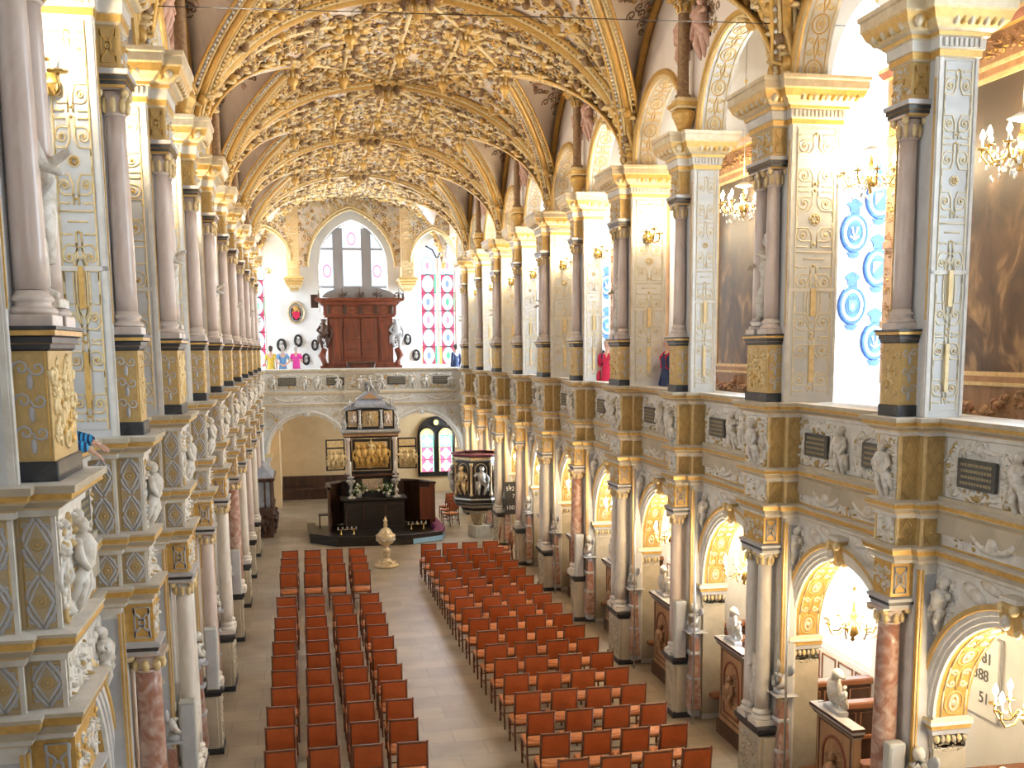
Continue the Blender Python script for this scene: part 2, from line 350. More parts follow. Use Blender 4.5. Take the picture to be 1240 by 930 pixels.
def relief(mb, kind, d, a0, a1, b0, b1, m, seed, dens=1., figs=0, gold=None, cart=None, hh=.06):
    """field of carved scrolls, leaves, shells and putti"""
    rng = random.Random(seed); F = face(kind, d); w, h = a1 - a0, b1 - b0; s = min(w, h)
    if cart:
        ca, cb, cw, ch = cart
        for sx in (-1, 1):
            for sy in (-1, 1):
                ribbon(mb, kind, d, spiral(ca + sx * (cw + .07), cb + sy * (ch + .03), .09, 1.1, 0 if sx > 0 else PI, sx * sy, 12), .022, m, False, 1., 5)
            ribbon(mb, kind, d, bez((ca + sx * (cw + .05), cb - ch), (ca + sx * (cw + .16), cb - ch * .4), (ca + sx * (cw + .0), cb + ch * .4), (ca + sx * (cw + .05), cb + ch), 8), .03, m, False, 1., 5)
            ribbon(mb, kind, d, bez((ca - cw, cb + sx * (ch + .03)), (ca - cw * .3, cb + sx * (ch + .12)), (ca + cw * .3, cb + sx * (ch + .12)), (ca + cw, cb + sx * (ch + .03)), 8), .028, m, False, 1., 5)
        rel_blob(mb, kind, F, ca, cb + ch + .09, .06, .06, .07, m, 0); rel_blob(mb, kind, F, ca, cb - ch - .08, .05, .08, .05, gold or m, 0)
    fp = []
    for k in range(figs):
        fa = a0 + w * (k + .5) / figs if not cart else (a0 + .13 * w if k == 0 else a1 - .13 * w if k == 1 else rng.uniform(a0, a1))
        fp.append(fa); rel_fig(mb, kind, F, fa, b0 + .04 * h, h * .86, m, rng, rng.uniform(-.12, .12))
    n = int(dens * w * h * 150) + 4
    for _ in range(n):
        a, b = rng.uniform(a0 + .06 * s, a1 - .06 * s), rng.uniform(b0 + .08 * s, b1 - .08 * s)
        if cart and abs(a - cart[0]) < cart[2] + .03 and abs(b - cart[1]) < cart[3] + .03: continue
        t = rng.random(); g = gold if gold and rng.random() < .22 else m
        if t < .45: ribbon(mb, kind, d, spiral(a, b, rng.uniform(.07, .16) * s, rng.uniform(.6, 1.3), rng.uniform(0, 6.3), rng.choice((-1, 1)), 9), rng.uniform(.014, .028) * s + .005, g, False, 1.3, 5)
        elif t < .85: rel_blob(mb, kind, F, a, b, rng.uniform(.5, 1.) * hh * .8, rng.uniform(.022, .045) * s, rng.uniform(.055, .11) * s, g, rng.uniform(0, 3.14))
        else:
            rel_blob(mb, kind, F, a, b, hh, .045 * s, .05 * s, g, 0)
            for e in (-1, 1): rel_blob(mb, kind, F, a + e * .085 * s, b + .01 * s, hh * .5, .06 * s, .028 * s, g, e * .4)
def leafrow(mb, kind, d, a0, a1, z, w, h, t, m, m2=None):
    n = max(1, round((a1 - a0) / w)); F = face(kind, d)
    for k in range(n):
        a = a0 + (a1 - a0) * (k + .5) / n; rel_blob(mb, kind, F, a, z, t, (a1 - a0) / n * .46, h, (m2 if m2 and k % 2 else m), 0, 7, 4)
def skin_mesh(name, joints, edges, m, levels=2, root=0):
    """joints: [(x, y, z, rx, ry)]; one continuous surface grown round the skeleton"""
    me = bpy.data.meshes.new(name); me.from_pydata([j[:3] for j in joints], edges, [])
    o = bpy.data.objects.new(name, me); COL.objects.link(o)
    sk = o.modifiers.new('s', 'SKIN'); sk.use_smooth_shade = True; sk.branch_smoothing = .4
    for i, j in enumerate(joints):
        v = me.skin_vertices[0].data[i]; v.radius = (j[3], j[4] if len(j) > 4 else j[3]); v.use_root = (i == root)
    sb = o.modifiers.new('d', 'SUBSURF'); sb.levels = levels; sb.render_levels = levels
    dg = bpy.context.evaluated_depsgraph_get(); dg.update()
    r = bpy.data.meshes.new_from_object(o.evaluated_get(dg)); r.name = name
    bpy.data.objects.remove(o); bpy.data.meshes.remove(me)
    r.materials.clear(); r.materials.append(m)
    for p in r.polygons: p.use_smooth = True; p.material_index = 0
    return r
KR, KL, KE, KW, KC, KF, KS, EXPO, KU, KB = 3.0, 2.2, 2.6, .08, 3.4, 1.9, 2.0, -.34, .12, .66
# ------------------------------------------------------------------ gallery piers (local x runs outward from the nave)
LEDGE = 5.69
def col_base(mb, y, z, r, m, u=.1):
    mb.bbox(u - r * 1.4, u + r * 1.4, y - r * 1.4, y + r * 1.4, z, z + r * .75, m, .006)
    mb.lathe([(r * 1.4, 0), (r * 1.48, r * .18), (r * 1.4, r * .38), (r * 1.12, r * .5), (r * 1.1, r * .72), (r * 1.28, r * .85), (r * 1.26, r * 1.05), (r * 1.04, r * 1.2), (r, r * 1.45)], (u, y, z + r * .75), m, 16)
def col_cap(mb, y, z, r, h, m, mg, u=.1):
    mb.lathe([(r * .9, 0), (r * 1.05, .015), (r * .92, .03), (r * .95, h * .45), (r * 1.2, h * .85)], (u, y, z), m, 14)
    for k in range(8):
        a = 2 * PI * k / 8
        mb.ell((u + math.cos(a) * r * 1.08, y + math.sin(a) * r * 1.08, z + h * .38), (r * .3, r * .3, h * .32), mg, None, 6, 4)
    for sx in (-1, 1):
        for sy in (-1, 1): mb.ell((u + sx * r * 1.1, y + sy * r * 1.1, z + h * .8), (r * .38, r * .38, h * .2), mg, None, 7, 5)
    mb.box(u - r * 1.4, u + r * 1.4, y - r * 1.4, y + r * 1.4, z + h * .9, z + h, m)
def shaft(r0, r1, z0, z1, y, m, u=.1):
    mb = MB(); n = 8
    mb.lathe([(r0 + (r1 - r0) * max(0, (k / n - .25)) / .75, (z1 - z0) * k / n) for k in range(n + 1)], (u, y, z0), m, 20); return mb.mesh('column')
def pier_meshes(paired, side):
    M = {}; SW, SW2 = (PALEG, GOLDL) if side == 'right' else (GOLDL, GOLD); pw = .88 if paired else .62; py = .5 if paired else .36; cs = (-.19, .19) if paired else (0,); cy = .36 if paired else .2
    mb = MB(); mb.box(.2, pw, -py, py, LEDGE - .02, 9.36, PANEL)
    for y in (-py, py - .05):
        mb.box(.175, .2, y, y + .05, LEDGE, 9.34, W_); 
        mb.box(.165, .176, y + .012, y + .03, 6.7, 9.1, GOLD)
    mb.box(.19, .23, -py - .012, -py, LEDGE, 9.3, W_); mb.box(pw - .03, pw + .004, -py - .012, -py, LEDGE, 9.3, W_)
    mb.box(.19, pw, -py - .012, -py + .01, 7.16, 7.2, W_)
    M['body'] = mb.mesh('pier_body')
    mb = MB(); strapwork(mb, '-y', -py - .004, .24, pw - .04, 5.74, 9.28, SW, SW2, .011); M['strap'] = mb.mesh('strapwork')
    # wide cornice capital that breaks forward over the column
    path = [(pw, -py), (pw, py), (.2, py), (.2, cy), (0, cy), (0, -cy), (.2, -cy), (.2, -py)]
    mb = MB()
    mb.mold(path, [(0., 9.28), (.025, 9.30), (.03, 9.36), (.045, 9.37), (.05, 9.47), (.075, 9.485), (.08, 9.52), (.13, 9.545), (.20, 9.61), (.235, 9.69), (.25, 9.71), (.25, 9.80), (.27, 9.815), (.275, 9.86), (0, 9.865)], [CREAM, GOLD, CREAM, W_, CREAM, GOLD, CREAM, GOLDL, GOLD, GOLDL, CREAM, CREAM, CREAM, CREAM], True, 1)
    for kd, d, a0, a1 in (('-y', -py - .15, .2, pw + .15), ('-x', .05 - .12, -py - .1, -cy - .15), ('-x', .05 - .12, cy + .15, py + .1), ('-x', -.15, -cy - .1, cy + .1), ('-y', -cy - .15, -.12, .12)):
        leafrow(mb, kd, d - .02, a0, a1, 9.615, .085, .062, .05, CREAM, GOLD)
    F = face('-y', -py - .05)
    for k in range(round((pw - .17) / .055)):
        a = .2 + .055 * k; mb.box(a, a + .03, -py - .072, -py - .045, 9.385, 9.465, W_)
    M['cap'] = mb.mesh('pier_capital')
    mb = MB(); mb.box(0, .21, -cy + .02, cy - .02, 8.78, 9.30, OCHRE)
    mb.mold([(.2, cy - .02), (0, cy - .02), (0, -cy + .02), (.2, -cy + .02)], [(0, 8.76), (.03, 8.78), (.03, 8.815), (.045, 8.82), (.045, 8.86), (.06, 8.865), (.065, 8.91), (0, 8.93)], [GOLD, BLACK, GOLD, BLACK, GOLD, GREY, GOLD], False, 1)
    crossk(mb, '-y', -cy + .018, .01, .19, 8.95, 9.27, GOLD, .012); 
    relief(mb, '-x', 0., -cy + .03, cy - .03, 8.95, 9.27, W_, 5, 1.6, 0, GOLD, None, .04); M['block'] = mb.mesh('entablature_block')
    r = .098 if paired else .1
    M['col'] = [shaft(r, r * .86, 6.82, 8.56, y, PINK) for y in cs]
    M['cb'] = []; M['cc'] = []
    for y in cs:
        mb = MB(); col_base(mb, y, 6.60, r, PINKL); M['cb'].append(mb.mesh('column_base'))
        mb = MB(); col_cap(mb, y, 8.54, r, .24, PINK, GOLDL); M['cc'].append(mb.mesh('column_capital'))
    mb = MB(); mb.bbox(.0, .27, -cy + .02, cy - .02, 5.8, 6.48, OCHRE, .004)
    relief(mb, '-x', 0., -cy + .05, cy - .05, 5.86, 6.44, GOLDL, 3, .9, 0, GOLD, None, .03)
    a, b = .03, .19
    for k in range(3): 
        z = 5.9 + .19 * k
        for sx in (-1, 1): ribbon(mb, '-y', -cy + .018, spiral(.11 + sx * .045, z + .08, .05, 1.1, 0, sx, 9), .009, GREY)
        mb.ell((.11, -cy + .018, z), (.02, .012, .05), GREY, None, 7, 4)
    ribbon(mb, '-y', -cy + .018, [(.02, 5.83), (.2, 5.83), (.2, 6.45), (.02, 6.45)], .007, GOLD, True)
    M['ped'] = mb.mesh('pedestal')
    mb = MB(); mb.bbox(-.02, .28, -cy, cy, LEDGE, 5.81, BLACK, .008); M['plinth'] = mb.mesh('plinth')
    mb = MB(); mb.mold([(.27, cy - .02), (0, cy - .02), (0, -cy + .02), (.27, -cy + .02)], [(0, 6.46), (.02, 6.475), (.02, 6.50), (.035, 6.505), (.035, 6.54), (.06, 6.55), (.06, 6.58), (.07, 6.585), (.07, 6.605), (-.05, 6.606)], [BLACK, BLACK, GOLD, BLACK, BLACK, GOLD, BLACK, BLACK, BLACK], False, 1, False)
    mb.box(0.01, .27, -cy + .03, cy - .03, 6.46, 6.60, BLACK); M['mould'] = mb.mesh('pedestal_moulding')
    return M
PM = {(p, s): pier_meshes(p, s) for p in (True, False) for s in ('right', 'left')}
def side_xy(side, j): return ((XR if side == 'right' else XL), PY(j), 0)
def ordinal(j, side): return ORD[j - 1] if side == 'right' else ORD[j]
def gallery_pier(side, j):
    paired = j % 2 == 0; M = PM[paired, side]
    what = 'pair of pink marble columns' if paired else 'single pink marble column'
    t = thing('gallery_pier', f'white and gold gallery pier with {what}, {ordinal(j, side)} of the {side} gallery', 'pier', side_xy(side, j), 0, f'{side} gallery piers', side == 'left')
    b = link(M['body'], 'pier_body', t); link(M['strap'], 'strapwork', b)
    link(M['cap'], 'pier_capital', t); link(M['block'], 'entablature_block', t)
    for k, me in enumerate(M['col']):
        c = link(me, 'column', t); link(M['cb'][k], 'column_base', c); link(M['cc'][k], 'column_capital', c)
    p = link(M['ped'], 'pedestal', t); link(M['plinth'], 'plinth', p); link(M['mould'], 'pedestal_moulding', p)
    return t

# ------------------------------------------------------------------ lower arcade piers, floor to gallery ledge
C3 = [(0, 4.10), (.03, 4.12), (.03, 4.15), (.05, 4.16), (.055, 4.20), (.09, 4.22), (.10, 4.27), (.11, 4.275), (.11, 4.30), (0, 4.305)]
C2 = [(0, 4.60), (.025, 4.61), (.03, 4.65), (.06, 4.67), (.085, 4.71), (.09, 4.72), (.09, 4.76), (.1, 4.765), (.1, 4.785), (0, 4.80)]
C1 = [(0, 5.48), (.03, 5.49), (.035, 5.53), (.06, 5.545), (.10, 5.58), (.13, 5.60), (.135, 5.635), (.155, 5.64), (.16, 5.685), (0, 5.69)]
CM = [CREAM, W_, GOLDL, STONE, CREAM, GOLD, CREAM, STONE, W_]
def lower_meshes(paired, kind, side):
    ES, GP, PB_, gr = (W_, GREY, OCHL, .0095) if side == 'left' else (GOLDL, DOCH, OCHRE, .006)
    M = {}; cs = (-.19, .19) if paired else (0,); cy = .36 if paired else .2; py = .47 if paired else .33
    sm = ALAB if kind == 'white' else REDM if kind == 'red' else PINK; r = .105 if paired or kind != 'red' else .135
    mb = MB(); mb.bbox(0., .3, -cy + .0, cy - .0, .1, .96, STONE, .006); mb.bbox(.05, .3, -cy - .05, cy + .05, .1, .94, STONE, .006)
    relief(mb, '-x', 0., -cy + .04, cy - .04, .16, .9, STONE, 9, .5, 0, None, None, .02); M['ped'] = mb.mesh('pedestal')
    mb = MB(); mb.box(-.02, .34, -cy - .06, cy + .06, 0.0, .1, BLACK); M['plinth'] = mb.mesh('plinth')
    mb = MB(); mb.mold([(.3, cy), (0, cy), (0, -cy), (.3, -cy)], [(0, .95), (.02, .97), (.02, 1.0), (.05, 1.02), (.06, 1.07), (.05, 1.1), (-.1, 1.101)], BLACK, False, 1, False)
    mb.box(0, .3, -cy, cy, .95, 1.1, BLACK); M['mould'] = mb.mesh('pedestal_moulding')
    M['col'] = [shaft(r, r * .88, 1.1 + r * 2.2, 3.44, y, sm) for y in cs]; M['cb'] = []; M['cc'] = []
    for y in cs:
        mb = MB(); col_base(mb, y, 1.1, r, ALAB); M['cb'].append(mb.mesh('column_base'))
        mb = MB(); col_cap(mb, y, 3.40, r * .95, .2, ALAB if paired else PINK, GOLDL); M['cc'].append(mb.mesh('column_capital'))
    mb = MB(); mb.box(.0, .26, -cy + .02, cy - .02, 3.7, 4.12, GOLD)
    mb.mold([(.26, cy - .02), (0, cy - .02), (0, -cy + .02), (.26, -cy + .02)], [(0, 3.59), (.02, 3.6), (.02, 3.635), (.035, 3.64), (.035, 3.675), (.05, 3.68), (.055, 3.715), (0, 3.73)], [GOLD, GREY, GOLD, BLACK, GOLD, GREY, GREY], False, 1, False)
    mb.box(0, .26, -cy + .02, cy - .02, 3.59, 3.72, GREY)
    crossk(mb, '-y', -cy + .016, .01, .2, 3.75, 4.08, GREY, .014)
    relief(mb, '-x', 0., -cy + .03, cy - .03, 3.76, 4.08, REL, 12, 1.5, 0, GOLD, None, .045); M['block'] = mb.mesh('cap_block')
    # wall pier with gilded edges behind the columns
    mb = MB(); mb.box(.26, .46, -py, py, .1, 4.12, W_)
    for s in (-1, 1):
        y = s * py; mb.box(.245, .26, min(y, y - s * .05), max(y, y - s * .05), .3, 4.05, GOLD); mb.box(.25, .262, min(y - s * .07, y - s * .1), max(y - s * .07, y - s * .1), .3, 4.05, GREY)
    mb.box(.29, .43, -py - .006, -py, .4, 4.0, GREY)
    mb.box(.27, .29, -py - .014, -py, .3, 4.05, GOLD); M['wallpier'] = mb.mesh('wall_pier')
    # frieze and parapet, breaking forward twice
    outl = [(.46, py), (.24, py), (.24, cy + .02), (.02, cy + .02), (.02, -cy - .02), (.24, -cy - .02), (.24, -py), (.46, -py)]
    mb = MB()
    for z0, z1 in ((4.3, 4.62), (4.78, 5.5)):
        mb.box(.02, .3, -cy - .02, cy + .02, z0, z1, PB_); mb.box(.24, .47, -py, py, z0, z1, PB_)
        n = 1 if z1 - z0 < .5 else 2
        grot(mb, '-y', -cy - .021, .03, .22, z0 + .01, z1 - .01, OCHRE, GP, gr, n); grot(mb, '-y', -py - .001, .26, .45, z0 + .01, z1 - .01, OCHRE, GP, gr, n)
        for d, y in ((.02, -cy - .02), (.24, -py)): mb.box(d - .006, d + .022, y - .008, y + .02, z0, z1, ES); mb.box(d - .006, d + .022, -y - .02, -y + .008, z0, z1, ES)
    M['par'] = mb.mesh('parapet_block')
    for nm, z0, z1 in (('frel', 4.3, 4.62), ('rel', 4.78, 5.5)): mb = MB(); mb.box(.01, .03, -cy + .03, cy - .03, z0 + .02, z1 - .02, REL); relief(mb, '-x', .014, -cy + .02, cy - .02, z0 + .02, z1 - .02, REL, 21 + int(z0 * 7), 1.3, (1 if z1 - z0 > .5 else 0), DOCH, None, .07); M[nm] = mb.mesh('carved_relief')
    mb = MB(); mb.mold(outl, C3, CM, False, 1, False); mb.mold(outl, C2, CM, False, 1, False)
    for z0, z1 in ((4.10, 4.3), (4.60, 4.8)): mb.box(.04, .46, -cy, cy, z0, z1 - .005, GREY); mb.box(.25, .46, -py + .01, py - .01, z0, z1 - .005, GREY)
    M['corn'] = mb.mesh('cornice')
    mb = MB(); mb.mold(outl, C1, CM, False, 1, False); mb.box(.04, .9, -cy, cy, 5.5, 5.688, GREY); mb.box(.25, .9, -py + .01, py - .01, 5.5, 5.689, GREY); M['ledge'] = mb.mesh('ledge')
    return M
LM = {}
def arcade_pier(side, j):
    paired = j % 2 == 0
    kind = 'white' if paired else ('red' if j in (1, 5) else 'pink')
    k = (paired, kind, side)
    if k not in LM: LM[k] = lower_meshes(*k)
    M = LM[k]; what = {'white': 'pair of white marble columns', 'red': 'mottled red marble column', 'pink': 'slender pink marble column'}[kind]
    t = thing('arcade_pier', f'lower arcade pier carrying the {side} gallery, {what}, {ordinal(j, side)} from the front', 'pier', side_xy(side, j), 0, f'{side} arcade piers', side == 'left')
    p = link(M['ped'], 'pedestal', t); link(M['plinth'], 'plinth', p); link(M['mould'], 'pedestal_moulding', p)
    for q, me in enumerate(M['col']):
        c = link(me, 'column', t); link(M['cb'][q], 'column_base', c); link(M['cc'][q], 'column_capital', c)
    link(M['block'], 'cap_block', t); link(M['wallpier'], 'wall_pier', t)
    b = link(M['par'], 'parapet_block', t); link(M['rel'], 'carved_figure_panel', b); link(M['frel'], 'carved_frieze_panel', b); link(M['corn'], 'cornice', t); link(M['ledge'], 'ledge', t)
    return t

# ------------------------------------------------------------------ one bay of arcade: arch, frieze, parapet  (local y = 0 at mid bay)
HB = BAY / 2
def arc_h(r, zs):
    return lambda y: zs + math.sqrt(max(0, r * r - y * y)) if abs(y) <= r else None
def arch_wall(mb, x0, x1, ya, yb, z0, ztop, h, half, m, msof=None, n=24, fx=True):
    """wall slab x0..x1 between ya and yb with an opening of half width `half` whose head is h(y)"""
    ys = [-half + 2 * half * k / n for k in range(n + 1)]
    ys = [half * math.sin(PI / 2 * (2 * k / n - 1)) for k in range(n + 1)]
    for x, rev in ((x0, False), (x1, True)):
        v = []; f = []
        for y in ys: v += [(x, y, h(y)), (x, y, ztop)]
        for k in range(n): q = (2 * k, 2 * k + 1, 2 * k + 3, 2 * k + 2); f.append(q[::-1] if rev else q)
        mb.add(v, f, m)
    v = []; f = []
    for y in ys: v += [(x0, y, h(y)), (x1, y, h(y))]
    for k in range(n): f.append((2 * k, 2 * k + 2, 2 * k + 3, 2 * k + 1))
    mb.add(v, f, msof or m, True)
    v = [(x, y, ztop) for y in (-half, half) for x in (x0, x1)]; mb.add(v, [(0, 1, 3, 2)], m)
    if ya < -half - 1e-4: mb.box(x0, x1, ya, -half, z0, ztop, m)
    if yb > half + 1e-4: mb.box(x0, x1, half, yb, z0, ztop, m)
def arch_ring(mb, x, r0, zs, prof, mats, h=None, n=24):
    """archivolt swept along a semicircle; prof = [(radial, outward)] """
    pts = [PI * k / n for k in range(n + 1)]; K = len(prof); v = []
    for a in pts:
        for dr, o in prof: v.append((x - o, -(r0 + dr) * math.cos(a), zs + (r0 + dr) * math.sin(a)))
    for k in range(K - 1):
        mb.add(v, [(i * K + k, i * K + k + 1, (i + 1) * K + k + 1, (i + 1) * K + k) for i in range(n)], mats[k] if isinstance(mats, list) else mats)
def soffit_ornament(mb, x0, x1, r, zs, m, m2, n=9, rr=.012):
    """strapwork on the underside of a round arch"""
    xc, w = (x0 + x1) / 2, (x1 - x0) / 2 * .8
    P = lambda s, a: (xc + s * w, -(r - .006) * math.cos(a), zs + (r - .006) * math.sin(a))
    for k in range(n):
        a0, a1 = PI * k / n, PI * (k + 1) / n; am = (a0 + a1) / 2; da = (a1 - a0) * .46
        up = (0, -math.cos(am), math.sin(am))
        T = lambda pts, r_, m_, c=False: mb.tube([P(s, am + da * t) for s, t in pts], r_, m_, 4, c, up, .6)
        for e in (-1, 1): T([(e, -1.1), (e, 1.1)], rr * .8, m2)
        if k % 2 == 0:
            T(circ(0, 0, .34, .62, 12), rr * 1.5, m2, True); T(circ(0, 0, .78, .95, 14), rr, m, True)
            T(circ(0, 0, .1, .2, 8), rr * 1.5, m2, True)
        else:
            for e in (-1, 1):
                for g in (-1, 1): T([(e * .5 + a, g * .5 + b) for a, b in spiral(0, 0, .36, 1.1, 0 if e > 0 else PI, e * g, 9)], rr * 1.3, m2)
            T([(0, -1.1), (.22, 0), (0, 1.1), (-.22, 0)], rr * 1.2, m, True)
ZS, RA = 2.42, 1.30
def bay_meshes():
    M = {}
    mb = MB(); arch_wall(mb, .46, .84, -HB, HB, 0., 4.12, arc_h(RA, ZS), RA, W_, GOLD); 
    mb.box(.455, .46, -HB, -RA - .06, .1, 2.0, STONE); mb.box(.455, .46, RA + .06, HB, .1, 2.0, STONE)
    for s in (-1, 1):
        y0, y1 = (RA - .004, RA + .02); 
        if s < 0: y0, y1 = -y1, -y0
        mb.box(.452, .845, y0, y1, .1, 2.05, STONE)
    M['spandrel'] = mb.mesh('spandrel_wall')
    mb = MB(); arch_ring(mb, .46, RA, ZS, [(0, 0), (0, .035), (.05, .04), (.06, .055), (.11, .055), (.12, .07), (.17, .075), (.18, .09), (.235, .09), (.245, .02), (.25, 0)], [W_, W_, GREY, W_, GREY, W_, GOLD, OCHRE, W_, W_]); M['archivolt'] = mb.mesh('archivolt')
    mb = MB(); soffit_ornament(mb, .48, .83, RA, ZS, OCHRE, CREAM, 13, .014); M['soffit'] = mb.mesh('soffit_strapwork')
    mb = MB(); z = ZS + RA
    mb.prism([(.36, z - .04), (.30, z + .1), (.28, z + .24), (.33, z + .3), (.5, z + .3), (.5, z - .04)], 'y', -.1, .1, OCHRE)
    for s in (-1, 1): mb.ell((.31, s * .09, z + .23), (.05, .05, .06), GOLDL); mb.ell((.36, s * .09, z + .0), (.04, .04, .05), GOLDL)
    mb.ell((.29, 0, z + .1), (.05, .06, .08), REL); mb.box(.3, .5, -.13, .13, z + .29, z + .34, W_); M['key'] = mb.mesh('keystone')
    for s in (-1, 1):
        mb = MB(); F = face('-x', .46)
        relief(mb, '-x', .46, min(s * 1.0, s * 1.62), max(s * 1.0, s * 1.62), 3.3, 4.05, REL, 31 + s, .8, 0, None, None, .06)
        rel_fig(mb, '-x', face('-x', .46), s * 1.36, 3.36, .62, REL, random.Random(4 + s), -s * .35)
        rel_blob(mb, '-x', F, s * .72, 3.92, .05, .22, .09, REL, s * .35); rel_blob(mb, '-x', F, s * .45, 4.03, .04, .2, .06, REL, s * .2)
        M['angel%d' % s] = mb.mesh('spandrel_angel')
        mb = MB(); y = s * RA; ys = sorted((y - s * .02, y + s * .33))
        mb.mold([(.86, ys[0]), (.42, ys[0]), (.42, ys[1]), (.86, ys[1])] if s < 0 or True else [], [(.06, ZS), (.07, ZS - .03), (.07, ZS - .07), (.04, ZS - .08), (.035, ZS - .13), (.01, ZS - .15), (0, ZS - .2)], [GOLDL, W_, W_, GOLD, W_, GREY], False, -1, False)
        mb.box(.42, .86, ys[0], ys[1], ZS - .2, ZS, W_)
        yf = y - s * .02
        leafrow(mb, '+y' if s < 0 else '-y', yf, .44, .84, ZS - .25, .065, .05, .04, GOLDL, STONE)
        mb.box(.44, .84, *sorted((yf + s * .02, yf + s * .2)), ZS - .36, ZS - .2, STONE); relief(mb, '+y' if s < 0 else '-y', yf + s * .02, .46, .82, ZS - .42, ZS - .3, STONE, 5, 4., 0, None, None, .04)
        M['impost%d' % s] = mb.mesh('impost')
    # frieze and parapet between the pier breaks
    yl = HB - .40
    mb = MB(); mb.box(.47, .62, -HB, HB, 4.1, 5.5, STONE); mb.box(.45, .48, -yl, yl, 4.3, 4.62, W_); mb.box(.455, .48, -yl, yl, 4.8, 5.48, W_); M['wall'] = mb.mesh('parapet_wall')
    for q, pr in (('c3', C3), ('c2', C2), ('ledge', C1)):
        mb = MB(); mb.mold([(.46, HB - .3), (.46, -HB + .3)], pr, CM, False, 1, False); mb.box(.46, .9 if q == 'ledge' else .6, -HB, HB, pr[0][1], pr[-1][1] - .004, GREY); M[q] = mb.mesh('ledge' if q == 'ledge' else 'cornice')
    for v in (0, 1, 2):
        mb = MB(); rf = random.Random(v + 9); two = v == 1
        relief(mb, '-x', .455, .22, yl, 4.82, 5.46, REL, 50 + v, 1.3, 0, DOCH, (.74, 5.14, .34, .16), .06)
        if two: relief(mb, '-x', .455, -yl, -.2, 4.82, 5.46, REL, 80 + v, 1.3, 0, DOCH, (-.76, 5.14, .31, .15), .06)
        else:
            relief(mb, '-x', .455, -yl, .2, 4.82, 5.46, REL, 60 + v, 1.5, 0, DOCH, None, .06)
            for a in (-.42, -.98): rel_fig(mb, '-x', face('-x', .455), a, 4.83, .58, REL, rf, .08)
        rel_fig(mb, '-x', face('-x', .455), .06, 4.83, .6, REL, rf, .06)
        M['panel%d' % v] = mb.mesh('carved_panel')
        mb = MB(); relief(mb, '-x', .45, -yl, yl, 4.33, 4.6, REL, 70 + v, .7, 0, DOCH, None, .05)
        for a in (-.6, .45):
            ribbon(mb, '-x', .45, bez((a - .34, 4.52), (a - .15, 4.36), (a + .15, 4.36), (a + .34, 4.52), 8), .045, REL, False, 1., 6); rel_blob(mb, '-x', face('-x', .45), a, 4.46, .07, .12, .1, REL, 0)
        mb.box(.44, .452, -yl, yl, 4.31, 4.33, GOLD); mb.box(.44, .452, -yl, yl, 4.595, 4.615, GOLD); mb.box(.435, .452, -.09, -.07, 4.32, 4.61, GOLD); M['frieze%d' % v] = mb.mesh('frieze_relief')
    return M
BM = bay_meshes()
def tablet_mesh(w, h, seed):
    rng = random.Random(seed); mb = MB(); mb.bbox(.405, .44, -w, w, -h, h, TABLET, .004)
    for k in range(4):
        z = h * (.62 - .42 * k); y = -w * .8
        while y < w * .78:
            l = rng.uniform(.02, .04); mb.box(.402, .406, y, min(y + l, w * .82), z - h * .1, z + h * .1, LETT); y += l + rng.uniform(.006, .016)
    return mb.mesh('inscription_tablet')
TB = [tablet_mesh(.31, .15, s) for s in range(3)]
def bay_loc(side, j): return ((XR if side == 'right' else XL), PY(j) + HB, 0)
def arcade_bay(side, j):
    n = ORD[j]
    t = thing('arcade_arch', f'gilded round arch with carved angels below the {side} gallery, {n} from the front', 'arch', bay_loc(side, j), 0, f'{side} arcade arches', side == 'left')
    s = link(BM['spandrel'], 'spandrel_wall', t); link(BM['angel-1'], 'spandrel_angel', s); link(BM['angel1'], 'spandrel_angel', s)
    link(BM['archivolt'], 'archivolt', t); link(BM['soffit'], 'soffit_strapwork', t); link(BM['key'], 'keystone', t); link(BM['impost-1'], 'impost', t); link(BM['impost1'], 'impost', t)
    v = 1 if j in (1, 6) else (0, 2)[j % 2]
    p = thing('gallery_parapet', f'carved alabaster parapet of the {side} gallery with dark inscription tablet, {n} bay from the front', 'parapet', bay_loc(side, j), 0, f'{side} gallery parapets', side == 'left')
    link(BM['wall'], 'parapet_wall', p); link(BM['ledge'], 'ledge', p); link(BM['c2'], 'cornice', p); link(BM['c3'], 'cornice', p)
    r = link(BM['panel%d' % v], 'carved_panel', p); link(BM['frieze%d' % v], 'frieze_relief', p)
    o = link(TB[v], 'inscription_tablet', r, (0, .74, 5.14)); o['label'] = 'dark slate tablet with faint gilt lettering'
    if v == 1: o = link(TB[0], 'inscription_tablet', r, (0, -.76, 5.14)); o['label'] = 'dark slate tablet with faint gilt lettering'
    return t
# ------------------------------------------------------------------ gallery level arches and lunette walls
RU, ZU = 1.33, 9.865
def upper_meshes():
    M = {}
    mb = MB(); arch_ring(mb, .3, RU, ZU, [(-.02, 0), (-.02, .03), (.04, .035), (.06, .06), (.12, .06), (.14, 0)], [GOLD, GOLDL, GOLD, GOLD, GOLD]); M['archivolt'] = mb.mesh('archivolt')
    mb = MB(); arch_wall(mb, .3, .72, -HB, HB, ZU, 11.26, arc_h(RU, ZU), RU, VAULT, W_); M['wall'] = mb.mesh('spandrel_wall')
    mb = MB(); soffit_ornament(mb, .33, .7, RU, ZU, GOLD, GOLDL, 15, .013); M['soffit'] = mb.mesh('soffit_strapwork')
    return M
UM = upper_meshes()
def gallery_arch(side, j):
    n = ORD[j]
    t = thing('gallery_arch', f'gilt edged arch with strapwork soffit over the {side} gallery piers, {n} from the front', 'arch', bay_loc(side, j), 0, f'{side} gallery arches', side == 'left')
    link(UM['wall'], 'spandrel_wall', t); link(UM['archivolt'], 'archivolt', t); link(UM['soffit'], 'soffit_strapwork', t)
NR = range(1, 11); NL = range(0, 11)
for j in NR: gallery_pier('right', j); arcade_pier('right', j)
